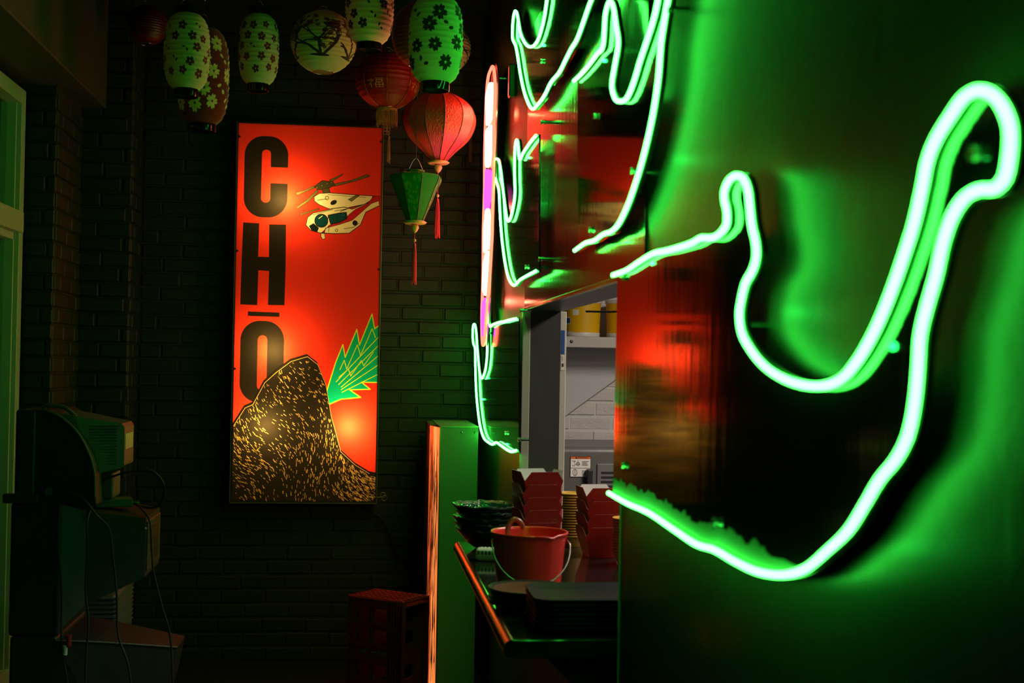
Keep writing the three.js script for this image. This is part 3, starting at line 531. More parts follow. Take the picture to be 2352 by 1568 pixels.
{ // red globe with gold characters, seams, fringe and tassel
  const glyphs = canvasTexture(1024, 512, (g, w, h) => {
    g.fillStyle = 'rgb(150,16,16)'; g.fillRect(0, 0, w, h);
    g.strokeStyle = 'rgb(220,170,40)'; g.lineWidth = 5; g.lineCap = 'round';
    for (const x of [120, 376, 632, 888]) { const s = (a) => { g.beginPath(); a.forEach(([p, q], i) => (i ? g.lineTo(x + p, 330 + q) : g.moveTo(x + p, 330 + q))); g.stroke(); };
      s([[-40, -20], [-10, -20], [-34, 14]]); s([[-24, -4], [-24, 40]]); s([[-24, -36], [-16, -28]]); s([[4, -34], [44, -34]]); s([[8, -22], [40, -22], [40, -6], [8, -6], [8, -22]]); s([[4, 4], [44, 4], [44, 40], [4, 40], [4, 4]]); s([[24, 4], [24, 40]]); s([[4, 22], [44, 22]]); }
  });
  const [o, b] = globe([0.102, 3.092, -6.70], 0.165, 0.147, 'red globe lantern with gold characters and a yellow fringe', new THREE.MeshPhysicalMaterial({ map: glyphs, roughness: 0.5, sheen: 0.4, sheenColor: lin(0.5, 0.05, 0.05), bumpMap: weaveBump, bumpScale: 0.001, transmission: 0.15, thickness: 0, side: THREE.DoubleSide }), 0.4, 'round_lantern', 12);
  const seams = []; for (let k = 0; k < 8; k++) { const a = k * Math.PI / 4 + 0.35, p = []; for (let i = 0; i <= 16; i++) { const t = -1.2 + 2.4 * i / 16; p.push([Math.sin(a) * 0.1665 * Math.cos(t), 0.149 * Math.sin(t), Math.cos(a) * 0.1665 * Math.cos(t)]); } seams.push(wire(p, 0.0014, 30, 5)); }
  part('gold_seam', merge(seams), mat(0.35, 0.25, 0.05, 0.3, { metalness: 1 }), o);
  const gold = mat(0.42, 0.29, 0.06, 0.6);
  part('fringe_band', lathe([[0.044, -0.142], [0.053, -0.146], [0.053, -0.158], [0.044, -0.158]], 32), gold, o);
  const fr = []; for (let i = 0; i < 64; i++) { const a = i / 64 * 2 * Math.PI; const l = rr(0.075, 0.095), x = Math.cos(a) * 0.052, z = Math.sin(a) * 0.052, j = rr(-0.003, 0.003); fr.push(wire([[x, -0.144, z], [x * 1.04 + j, -0.144 - l * 0.5, z * 1.04], [x * 1.02 - j, -0.144 - l, z * 1.02 + j]], 0.0014, 4, 4)); }
  part('fringe', merge(fr), gold, o);
  part('knot', merge([0, 1, 2, 3].map((k) => new THREE.TorusGeometry(0.009, 0.0013, 5, 16).translate((k % 2 ? 0.009 : -0.009), -0.252 - (k > 1 ? 0.016 : 0), 0))), gold, o);
  part('tassel_cord', wire([[0, -0.13, 0], [0, -0.23, 0], [0.014, -0.285, 0]], 0.0014, 12, 5), gold, o);
  tassel(o, -0.285, 0.14, 0.0095, gold, 14); o.children[o.children.length - 1].position.x = 0.014;
}
// silk lanterns on bamboo ribs
const ribMat = mat(0.06, 0.012, 0.008, 0.6);
function silk(pos, profile, gores, turn, label, mats, woodY, bead, tasselY, tasselLen, topR) {
  const o = thing('silk_lantern', label, 'lantern', pos, turn, 'hanging lanterns');
  const curve = new THREE.CatmullRomCurve3(profile.map(([r, y]) => new THREE.Vector3(r, y, 0)), false, 'centripetal').getSpacedPoints(40);
  for (let k = 0; k < gores; k++) {
    const pos2 = [], uv = [], idx = [], N = 7;
    curve.forEach((p, i) => { for (let j = 0; j < N; j++) { const a = (k + j / (N - 1)) * 2 * Math.PI / gores, f = (j / (N - 1)) * 2 - 1, chord = Math.cos(Math.PI / gores) / Math.cos(f * Math.PI / gores), r = p.x * (0.75 * chord + 0.25 - 0.006 * (1 - f * f)); pos2.push(Math.sin(a) * r, p.y, Math.cos(a) * r); uv.push(j / (N - 1) * 0.5, p.y * 4); } });
    for (let i = 0; i < curve.length - 1; i++) for (let j = 0; j < N - 1; j++) { const a = i * N + j, b = a + N; idx.push(a, b, a + 1, b, b + 1, a + 1); }
    const g = new THREE.BufferGeometry(); g.setAttribute('position', new THREE.Float32BufferAttribute(pos2, 3)); g.setAttribute('uv', new THREE.Float32BufferAttribute(uv, 2)); g.setIndex(idx); g.computeVertexNormals();
    part('silk_panel', g, mats[k % mats.length], o);
  }
  const ribs = []; for (let k = 0; k < gores; k++) { const a = k * 2 * Math.PI / gores; ribs.push(wire(curve.filter((_, i) => i % 4 === 0).map((p) => [Math.sin(a) * p.x * 1.003, p.y, Math.cos(a) * p.x * 1.003]), 0.0018, 24, 5)); }
  ribs.forEach((r) => part('bamboo_rib', r, ribMat, o));
  const bottom = curve[0].y, top = curve[curve.length - 1].y;
  part('top_ring', lathe([[topR * 0.8, top - 0.004], [topR, top - 0.004], [topR * 1.02, top + 0.012], [topR * 0.8, top + 0.012], [topR * 0.8, top - 0.004]], 24), mats[1 % mats.length], o);
  part('wooden_base', lathe([[0, bottom + 0.004], [profile[0][0] * 1.1, bottom + 0.004], [profile[0][0] * 1.45, bottom - 0.004], [profile[0][0] * 1.2, bottom - 0.012], [0, bottom - 0.014]], 28), M.wood, o);
  part('bead', lathe([[0, bottom - 0.012], [bead * 0.8, bottom - 0.016], [bead, bottom - 0.03], [bead * 0.6, bottom - 0.046], [0, bottom - 0.056]], 20), M.wood, o);
  const red = mat(0.5, 0.02, 0.03, 0.6);
  part('tassel_cord', cyl(0.0014, 0.0014, bottom - 0.05 - tasselY, 0, (bottom - 0.05 + tasselY) / 2, 0, 6), red, o);
  part('small_bead', new THREE.SphereGeometry(0.008, 12, 8), M.wood, o, [0, tasselY + 0.016, 0]);
  tassel(o, tasselY, tasselLen, 0.014, red);
  part('wire_stay', wire([[-topR, top, 0], [0, top + 0.07, 0], [topR, top, 0]], 0.0013, 20, 5), M.steel, o);
  hookCord(o, top + 0.068);
}
silk([0.350, 2.804, -6.35], [[0.0381, -0.1736], [0.0762, -0.1312], [0.1524, -0.055], [0.182, 0.0254], [0.1714, 0.0762], [0.1249, 0.1249], [0.072, 0.1545], [0.0508, 0.163]], 12, 0.1, 'bright red silk lantern with wooden base and red tassel', [clothMat(0.6, 0.04, 0.03, 0.36, 0.004), clothMat(0.46, 0.022, 0.024, 0.36, 0.004)], 0, 0.0201, -0.3556, 0.1947, 0.0466);
const brocade = canvasTexture(256, 256, (g, w, h) => { g.fillStyle = 'rgb(30,96,34)'; g.fillRect(0, 0, w, h); for (let i = 0; i < 90; i++) { const x = rr(0, w), y = rr(0, h); flower(g, x, y, rr(7, 13), 'rgb(112,118,36)', false); } });
silk([0.236, 2.437, -6.20], [[0.0393, -0.1178], [0.0703, -0.0455], [0.1033, 0.0331], [0.1261, 0.0847], [0.1219, 0.0992], [0.0558, 0.1095], [0.0413, 0.1137]], 8, 0.2, 'green silk cone lantern with wooden bead and red tassel', [mat(0.02, 0.15, 0.025, 0.85, { specularIntensity: 0.25 }), new THREE.MeshPhysicalMaterial({ map: brocade, roughness: 0.8, specularIntensity: 0.25, side: THREE.DoubleSide })], 0, 0.0196, -0.2232, 0.1963, 0.0413);
single('ceiling_hook', merge([wire([[0, CEIL - 3.36, 0], [0, 0.06, 0], [-0.004, 0.0, 0]], 0.0018, 30, 5), new THREE.TorusGeometry(0.011, 0.002, 6, 20)]), M.steel, 'thin hanging wire ending in a small ring above the red lantern', 'hook', [-0.78, 3.36, -6.3]);
// ---------------------------------------------------------------- serving counter and what stands on it
const TOP = 0.97;
{
  const o = thing('serving_counter', 'glossy black serving counter with a rounded edge, through the hatch', 'counter', [0, 0, 0]);
  const s = new THREE.Shape(); const y1 = TOP, y0 = TOP - 0.046, r = 0.023, xl = 0.36;
  s.moveTo(1.02, y0); s.lineTo(1.02, y1); s.lineTo(xl + r, y1); s.absarc(xl + r, y1 - r, r, Math.PI / 2, Math.PI * 1.5); s.lineTo(1.02, y0);
  const g = new THREE.ExtrudeGeometry(s, { depth: 1.759, bevelEnabled: true, bevelSize: 0.003, bevelThickness: 0.003, bevelOffset: -0.003, bevelSegments: 2, curveSegments: 16 }); g.translate(0, 0, -4.977);
  part('worktop', g, mat(0.01, 0.01, 0.01, 0.09), o);
  const gz = new THREE.ExtrudeGeometry((() => { const q = new THREE.Shape(); q.moveTo(xl + r, y1 + 0.0012); q.absarc(xl + r, y1 - r, r + 0.0012, Math.PI / 2, Math.PI * 1.5); q.lineTo(xl + r, y0); q.absarc(xl + r, y1 - r, r, Math.PI * 1.5, Math.PI / 2, true); q.closePath(); return q; })(), { depth: 1.765, bevelEnabled: false, curveSegments: 16 }); gz.translate(0, 0, -4.98);
  part('metal_nosing', gz, mat(0.32, 0.25, 0.18, 0.2, { metalness: 1 }), o);
  for (const z of [-3.5, -4.7]) part('bracket', hull([[0.645, y0, z], [0.645, y0, z + 0.03], [0.645, y0 - 0.2, z], [0.645, y0 - 0.2, z + 0.03], [0.45, y0, z], [0.45, y0, z + 0.03]]), M.greyPlastic, o);
  part('kitchen_leg', merge([rbox(0.96, 1.0, 0, y0, -3.35, -3.31, 0.004), rbox(0.96, 1.0, 0, y0, -4.9, -4.86, 0.004)]), M.steel, o);
}
// folded noodle boxes, nested in two stacks
const boxRed = mat(0.45, 0.022, 0.014, 0.38), boxWhite = mat(0.62, 0.62, 0.58, 0.6);
const goldPrint = new THREE.MeshPhysicalMaterial({ roughness: 0.38, map: canvasTexture(256, 256, (g) => {
  g.fillStyle = 'rgb(176,38,30)'; g.fillRect(0, 0, 256, 256); g.strokeStyle = 'rgb(150,96,24)'; g.lineCap = 'round';
  for (let i = 0; i < 90; i++) { g.lineWidth = rr(2, 5); const x = rr(150, 220), y = rr(70, 190), a = rr(0, 6), l = rr(6, 20); g.beginPath(); g.arc(x, y, l, a, a + rr(0.6, 2)); g.stroke(); }
  for (let i = 0; i < 14; i++) { const x = rr(50, 80), y = rr(110, 170); g.beginPath(); g.arc(x, y, rr(3, 8), 0, 4); g.stroke(); }
}) });
function sidePanel(inner) {
  const s = new THREE.Shape([[-0.05, 0], [0.05, 0], [0.0735, 0.088], [0.05, 0.122], [-0.05, 0.122], [-0.0735, 0.088]].map(([x, y]) => new THREE.Vector2(x, y)));
  const g = new THREE.ExtrudeGeometry(s, { depth: 0.0008, bevelEnabled: false });
  const uv = g.attributes.uv, p = g.attributes.position; for (let i = 0; i < p.count; i++) uv.setXY(i, p.getX(i) / 0.15 + 0.5, p.getY(i) / 0.122);
  g.rotateX(Math.atan(0.0235 / 0.088)); g.translate(0, 0, 0.05 - (inner ? 0.0013 : 0)); return g;
}
const outerSide = sidePanel(false), innerSide = sidePanel(true);
const boxBody = merge([1, 2, 3].map((k) => outerSide.clone().rotateY(k * Math.PI / 2)).concat([box(-0.05, 0.05, 0, 0.001, -0.05, 0.05)]));
const boxLining = merge([0, 1, 2, 3].map((k) => innerSide.clone().rotateY(k * Math.PI / 2)));
const foldWire = wire([[-0.02, 0.03, 0.0608], [0.005, 0.055, 0.0662], [0.02, 0.075, 0.0715]], 0.0007, 8, 4);
function noodleBox(pos, turn, label, printed) {
  const o = thing('noodle_box', label, 'box', pos, turn, 'red folded noodle boxes on the counter'); o.scale.setScalar(0.93);
  part('front_panel', outerSide, printed ? goldPrint : boxRed, o);
  part('carton', boxBody, boxRed, o);
  part('lining', boxLining, boxWhite, o);
  if (!printed) part('crease', foldWire, boxRed, o);
}
const ordinals = ['bottom', 'second', 'third', 'fourth', 'fifth', 'top'];
for (let i = 0; i < 6; i++) noodleBox([0.598 + rr(-0.002, 0.002), TOP + 0.0005 + i * 0.0425, -4.4 + rr(-0.002, 0.002)], 0.16 + rr(-0.04, 0.04), `${i === 5 ? 'topmost' : i === 0 ? 'lowest' : ordinals[i]} red noodle box${i && i < 5 ? ' from below' : ''} in the taller stack behind the bucket`, i === 2 || i === 1);
for (let i = 0; i < 4; i++) noodleBox([0.855 + rr(-0.002, 0.002), TOP + 0.0005 + i * 0.0465, -4.62 + rr(-0.002, 0.002)], 0.12 + rr(-0.03, 0.03), `${i === 3 ? 'topmost' : i === 0 ? 'lowest' : ordinals[i]} red noodle box${i && i < 3 ? ' from below' : ''} in the shorter stack inside the hatch`, false);
{ // yellow paper bowls, nested
  const ym = mat(0.55, 0.3, 0.03, 0.5), bowl = lathe([[0, 0.004], [0.038, 0.004], [0.04, 0], [0.058, 0.042], [0.0615, 0.043], [0.0615, 0.0395], [0.0588, 0.039]], 32);
  for (let i = 0; i < 17; i++) single('paper_bowl', bowl, ym, i === 16 ? 'topmost yellow paper bowl of the stack between the noodle boxes' : i === 0 ? 'lowest yellow paper bowl of the stack between the noodle boxes' : 'yellow paper bowl nested within the stack between the noodle boxes', 'bowl', [0.795 + rr(-0.001, 0.001), TOP + 0.0005 + i * 0.0098, -4.88], [0, i, 0], 'yellow bowls between the noodle boxes');
  part('closed_top', lathe([[0, 0.0385], [0.0588, 0.039]], 32), ym, scene.children[scene.children.length - 1]);
  for (let i = 0; i < 13; i++) single('paper_bowl', bowl, ym, i === 12 ? 'topmost yellow paper bowl of the stack at the hatch jamb' : i === 0 ? 'lowest yellow paper bowl of the stack at the hatch jamb' : 'yellow paper bowl nested within the stack at the hatch jamb', 'bowl', [0.925, TOP + 0.0005 + i * 0.0098, -4.42], [0, i, 0], 'yellow bowls at the hatch jamb');
}
{ // dark green glass dishes with wavy rims
  const gm = mat(0.006, 0.03, 0.012, 0.12, { ior: 1.5, bumpMap: plasterBump, bumpScale: 0.012 });
  for (let k = 0; k < 5; k++) {
    const N = 72, prof = [[0, 0.004], [0.045, 0.004], [0.06, 0.002], [0.085, 0.02], [0.112, 0.05], [0.128, 0.068], [0.131, 0.071], [0.129, 0.075], [0.118, 0.064], [0.08, 0.026], [0.05, 0.011], [0, 0.011]];
    const g = lathe(prof, N), p = g.attributes.position;
    for (let i = 0; i < p.count; i++) { const x = p.getX(i), z = p.getZ(i), r = Math.hypot(x, z), a = Math.atan2(z, x), w = (r / 0.13) ** 2, n = noise.noise(Math.cos(a) * 4 + k * 9, Math.sin(a) * 4, k) + 0.6 * noise.noise(Math.cos(a) * 11, Math.sin(a) * 11 + k, 3); p.setXYZ(i, x * (1 + 0.06 * w * n), p.getY(i) + 0.006 * w * n + 0.002 * noise.noise(x * 90, z * 90, k), z * (1 + 0.06 * w * n)); }
    g.computeVertexNormals();
    single('glass_dish', g, gm, `${['lowest', 'second', 'third', 'fourth', 'topmost'][k]} dark green wavy-rimmed dish${k && k < 4 ? ' from below' : ''} in the stack at the counter's far end`, 'dish', [0.478 + rr(-0.006, 0.006), TOP + 0.003 + k * 0.0215, -4.82 + rr(-0.006, 0.006)], [0, k * 1.7, 0], 'green dishes on the counter');
  }
}
{ // folded paper packet
  const t = canvasTexture(256, 128, (g) => { g.fillStyle = 'rgb(200,205,190)'; g.fillRect(0, 0, 256, 128); g.fillStyle = 'rgb(60,66,60)'; for (let i = 0; i < 7; i++) g.fillRect(16 + i * 34, 14, 18, 44); for (let i = 0; i < 5; i++) g.fillRect(14, 74 + i * 10, 200 - (i * 37) % 60, 3); });
  single('paper_packet', rbox(-0.05, 0.05, 0, 0.042, -0.035, 0.035, 0.012, 3), new THREE.MeshStandardMaterial({ map: t, roughness: 0.7 }), 'small folded printed paper packet beside the red bucket', 'packet', [0.455, TOP + 0.0005, -4.52], [0, -0.2, 0]);
}
{ // red bucket
  const o = thing('bucket', 'red metal bucket with wire handle on the counter', 'bucket', [0.515, TOP + 0.0005, -3.95]);
  const g = lathe([[0, 0.004], [0.088, 0.004], [0.092, 0.0], [0.096, 0.004], [0.112, 0.165], [0.117, 0.166], [0.119, 0.17], [0.117, 0.174], [0.112, 0.173], [0.109, 0.166], [0.093, 0.01], [0, 0.008]], 64);
  const p = g.attributes.position; for (let i = 0; i < p.count; i++) { const x = p.getX(i), z = p.getZ(i), y = p.getY(i), a = Math.atan2(z, x); if (y > 0.13) { const k = Math.exp(-((a - 1.1) ** 2) / 0.02) * (y - 0.13) / 0.045; p.setXYZ(i, x * (1 + 0.05 * k), y - 0.006 * k, z * (1 + 0.05 * k)); } }
  g.computeVertexNormals();
  part('pail', g, mat(0.75, 0.03, 0.015, 0.3), o);
  const hp = []; for (let i = 0; i <= 20; i++) { const a = Math.PI * i / 20; hp.push([-0.118 * Math.cos(a), 0.14 - 0.115 * Math.sin(a) * 0.95, 0.045 + 0.085 * Math.sin(a)]); }
  part('wire_handle', wire([[-0.112, 0.148, 0], ...hp, [0.112, 0.148, 0]], 0.0022, 60, 6), mat(0.6, 0.6, 0.58, 0.3, { metalness: 0.9 }), o);
  for (const s of [-1, 1]) part('handle_lug', cyl(0.012, 0.012, 0.006, 0, 0, 0, 16).rotateZ(Math.PI / 2), mat(0.3, 0.02, 0.012, 0.3), o, [s * 0.113, 0.148, 0]);
  single('ladle', merge([wire([[0, -0.13, 0.02], [0, 0.0, 0.01], [0.004, 0.04, 0], [0.02, 0.058, -0.004], [0.04, 0.05, -0.006], [0.05, 0.03, -0.006]], 0.008, 40, 8), new THREE.SphereGeometry(0.03, 16, 8, 0, 7, Math.PI / 2, Math.PI / 2).translate(0, -0.105, 0.02)]), mat(0.3, 0.06, 0.03, 0.35), 'dark red hooked ladle handle standing in the red bucket', 'ladle', [0.445, 1.123, -3.93]);
}
{ // round brown plates
  const pg = lathe([[0, 0.004], [0.06, 0.004], [0.065, 0], [0.075, 0.004], [0.112, 0.016], [0.116, 0.02], [0.113, 0.0225], [0.1, 0.018], [0.07, 0.0085], [0, 0.0085]], 56), pm = mat(0.1, 0.03, 0.008, 0.6, { specularIntensity: 0.3 }), dm = mat(0.012, 0.01, 0.01, 0.5, { specularIntensity: 0.3 });
  for (let k = 0; k < 4; k++) { const o = single('round_plate', pg, dm, `${['lowest', 'second', 'third', 'topmost'][k]} round dark plate${k && k < 3 ? ' from below' : ''} in the stack before the bucket`, 'plate', [0.478 + rr(-0.003, 0.003), TOP + 0.0005 + k * 0.0125, -3.635], [0, k, 0], 'round plates on the counter'); if (k === 3) part('glazed_well', lathe([[0, 0.0092], [0.07, 0.0092], [0.1, 0.0187]], 48), pm, o); }
}
{ // black rectangular platters
  const N = 64, ring = (hx, hz, r) => { const s = new THREE.Shape(); s.moveTo(-hx + r, -hz); s.lineTo(hx - r, -hz); s.absarc(hx - r, -hz + r, r, -Math.PI / 2, 0); s.lineTo(hx, hz - r); s.absarc(hx - r, hz - r, r, 0, Math.PI / 2); s.lineTo(-hx + r, hz); s.absarc(-hx + r, hz - r, r, Math.PI / 2, Math.PI); s.lineTo(-hx, -hz + r); s.absarc(-hx + r, -hz + r, r, Math.PI, Math.PI * 1.5); return s.getSpacedPoints(N).slice(0, N); };
  const levels = [[0.0, 0.135, 0.085, 0.03], [0.004, 0.15, 0.1, 0.035], [0.018, 0.185, 0.13, 0.045], [0.021, 0.188, 0.133, 0.046], [0.0235, 0.185, 0.13, 0.045], [0.013, 0.155, 0.1, 0.035], [0.01, 0.14, 0.088, 0.03]];
  const pos = [], idx = []; levels.forEach(([y, hx, hz, r]) => ring(hx, hz, r).forEach((v) => pos.push(v.x, y, v.y)));
  for (let l = 0; l < levels.length - 1; l++) for (let i = 0; i < N; i++) { const a = l * N + i, b = l * N + (i + 1) % N; idx.push(a, a + N, b, b, a + N, b + N); }
  const base = pos.length / 3; pos.push(0, 0, 0, 0, 0.01, 0); for (let i = 0; i < N; i++) { idx.push(base, i, (i + 1) % N); const a = (levels.length - 1) * N; idx.push(base + 1, a + (i + 1) % N, a + i); }
  const g = new THREE.BufferGeometry(); g.setAttribute('position', new THREE.Float32BufferAttribute(pos, 3)); g.setIndex(idx); g.computeVertexNormals();
  const m = mat(0.005, 0.005, 0.006, 0.5, { specularIntensity: 0.2 });
  const names = ['lowest', 'second', 'third', 'fourth', 'fifth', 'sixth', 'topmost'];
  for (let k = 0; k < 7; k++) single('platter', g, m, `${names[k]} black rectangular platter${k && k < 6 ? ' from below' : ''} in the stack at the counter's near end`, 'platter', [0.632 + rr(-0.003, 0.003), TOP + 0.0005 + k * 0.0115, -3.375 + rr(-0.002, 0.002)], [0, rr(-0.012, 0.012), 0], 'black platters on the counter');
}
// ---------------------------------------------------------------- cabinet past the counter
{
  const x0 = 0.39, x1 = 0.582, y1 = 1.337, z0 = -7.2, z1 = -6.5;
  const o = thing('white_cabinet', 'pale cabinet with a green-lit front and orange strip corner, beside the red crate', 'cabinet', [0, 0, 0]);
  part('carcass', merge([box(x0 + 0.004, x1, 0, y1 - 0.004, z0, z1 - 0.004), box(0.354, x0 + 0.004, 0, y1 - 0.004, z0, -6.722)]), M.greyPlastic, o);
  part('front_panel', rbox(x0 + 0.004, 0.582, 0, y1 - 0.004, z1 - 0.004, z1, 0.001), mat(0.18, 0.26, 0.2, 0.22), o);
  // corner strip drawn as glowing: emission graded over three slats, with dark streaks
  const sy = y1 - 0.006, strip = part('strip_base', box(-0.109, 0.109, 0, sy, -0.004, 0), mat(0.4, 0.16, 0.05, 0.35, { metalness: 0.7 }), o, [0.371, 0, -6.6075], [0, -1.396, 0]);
  for (const [a, b, e] of [[-0.106, -0.02, [0.75, 0.11, 0.02]], [-0.016, 0.05, [1.3, 0.36, 0.09]], [0.054, 0.104, [1.0, 0.24, 0.05]]]) part('glow_slat', box(a, b, 0.002, sy - 0.002, 0, 0.0015), glow(...e, [0.5, 0.3, 0.2]), strip);
  const darkStreaks = []; for (let i = 0; i < 150; i++) { const h = rr(0.04, 0.4), y = rr(0, sy - h), x = rr(-0.105, 0.09), w = rr(0.003, 0.018); darkStreaks.push(hull([[x, y, 0.0015], [x + w, y + h * 0.3, 0.0015], [x + w * 0.6, y + h, 0.0015], [x + w * 0.5, y + h * 0.5, 0.0022]])); }
  part('dark_streak', merge(darkStreaks), mat(0.2, 0.03, 0.012, 0.5), strip);
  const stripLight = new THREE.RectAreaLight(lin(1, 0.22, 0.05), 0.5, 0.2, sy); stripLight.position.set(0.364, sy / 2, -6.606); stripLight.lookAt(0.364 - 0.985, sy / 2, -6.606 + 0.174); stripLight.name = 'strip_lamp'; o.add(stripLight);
  part('corner_trim', merge([box(x0, x0 + 0.006, 0, y1, z1 - 0.006, z1 + 0.002), box(x0, 0.582, y1 - 0.005, y1, z1 - 0.014, z1 + 0.002)]), mat(0.6, 0.5, 0.32, 0.3, { metalness: 0.9 }), o);
  part('screw', new THREE.SphereGeometry(0.006, 10, 6), M.steel, o, [0.5, y1 - 0.03, z1]);
  part('screw', new THREE.SphereGeometry(0.006, 10, 6), M.steel, o, [0.565, y1 - 0.03, z1]);
  part('worktop', box(x0 - 0.001, x1, y1 - 0.004, y1, z0, z1 - 0.014), mat(0.2, 0.2, 0.2, 0.4), o);
}
// ---------------------------------------------------------------- red bottle crate standing on end
{
  const o = thing('bottle_crate', 'red plastic Coca-Cola bottle crate standing on end by the cabinet', 'crate', [0.15, 0, -6.335], -0.655);
  const m = mat(0.5, 0.02, 0.014, 0.32), w = 0.165, d = 0.1, H = 0.53, t = 0.006;
  const holes = (W, rows, cols) => { const s = new THREE.Shape(); s.moveTo(-W, 0); s.lineTo(W, 0); s.lineTo(W, H); s.lineTo(-W, H); s.closePath(); for (const [y0, y1] of rows) for (const [x0, x1] of cols) { const h = new THREE.Path(), r = 0.012; h.moveTo(x0 + r, y0); h.lineTo(x1 - r, y0); h.absarc(x1 - r, y0 + r, r, -Math.PI / 2, 0); h.lineTo(x1, y1 - r); h.absarc(x1 - r, y1 - r, r, 0, Math.PI / 2); h.lineTo(x0 + r, y1); h.absarc(x0 + r, y1 - r, r, Math.PI / 2, Math.PI); h.lineTo(x0, y0 + r); h.absarc(x0 + r, y0 + r, r, Math.PI, Math.PI * 1.5); s.holes.push(h); } return new THREE.ExtrudeGeometry(s, { depth: t, bevelEnabled: true, bevelSize: 0.0015, bevelThickness: 0.0015, bevelSegments: 1, curveSegments: 4 }); };
  const rows = [[0.415, 0.48], [0.315, 0.38], [0.15, 0.215], [0.05, 0.115]];
  part('front_wall', holes(w, rows, [[-0.115, -0.045], [-0.012, 0.062]]).translate(0, 0, d - t), m, o);
  part('back_wall', holes(w, rows, [[-0.115, -0.045], [-0.012, 0.062]]).translate(0, 0, -d), m, o);
  const side = holes(d, rows.map(([a, b]) => [a, b]), [[-0.06, 0.03]]); side.rotateY(Math.PI / 2); side.translate(w - 0.045, 0, 0);
  part('divider_wall', side, m, o);
  part('end_wall', box(-w, -w + t, 0, H, -d, d), m, o);
  const ribs = []; for (const y of [0.006, 0.265, H - 0.008, 0.4, 0.3, 0.23, 0.13, 0.035, 0.495]) ribs.push(box(-w, w - 0.05, y - 0.003, y + 0.003, d, d + 0.01)); for (const x of [-w + 0.004, -0.125, -0.035, -0.022, 0.075]) ribs.push(box(x - 0.003, x + 0.003, 0, H, d, d + 0.01)); for (let i = 0; i < 5; i++) ribs.push(box(0.09 + i * 0.016, 0.096 + i * 0.016, 0, H, d, d + 0.012));
  part('ribs', merge(ribs), m, o);
  part('rim', merge([rbox(w - 0.012, w, 0, H, d - 0.004, d + 0.014, 0.003), rbox(w - 0.012, w, 0, H, -d - 0.004, -d + 0.008, 0.003), rbox(w - 0.012, w, H - 0.012, H, -d, d, 0.003)]), m, o);
  const lat = []; for (let i = 0; i < 7; i++) lat.push(box(-w, w, H - 0.006, H, -d + i * 0.031, -d + i * 0.031 + 0.008)); for (let i = 0; i < 11; i++) lat.push(box(-w + i * 0.032, -w + i * 0.032 + 0.008, H - 0.006, H, -d, d)); lat.push(box(-w, w, H - 0.03, H - 0.024, -d, d));
  part('top_lattice', merge(lat), m, o);
  const inn = []; for (const [y0, y1] of rows) for (let k = 0; k < 3; k++) { inn.push(box(-w + 0.01, w - 0.05, y0 - 0.018, y0 - 0.014, -d, d)); inn.push(box(-0.1 + k * 0.08, -0.096 + k * 0.08, y0 - 0.016, y1 + 0.02, -d, d)); }
  part('dividers', merge(inn), m, o);
  const font = await new FontLoader().loadAsync('fonts/droid/droid_serif_bold.typeface.json');
  const tg = new TextGeometry('Coca-Cola', { font, size: 0.032, depth: 0.0025, curveSegments: 4 }); tg.computeBoundingBox(); tg.translate(-tg.boundingBox.max.x / 2, 0, 0); tg.scale(0.7, 1, 1); tg.applyMatrix4(new THREE.Matrix4().makeShear(0, 0, 0.3, 0, 0, 0));
  part('lettering', tg, mat(0.35, 0.33, 0.3, 0.5), o, [0.0, 0.252, d + 0.001]);
}
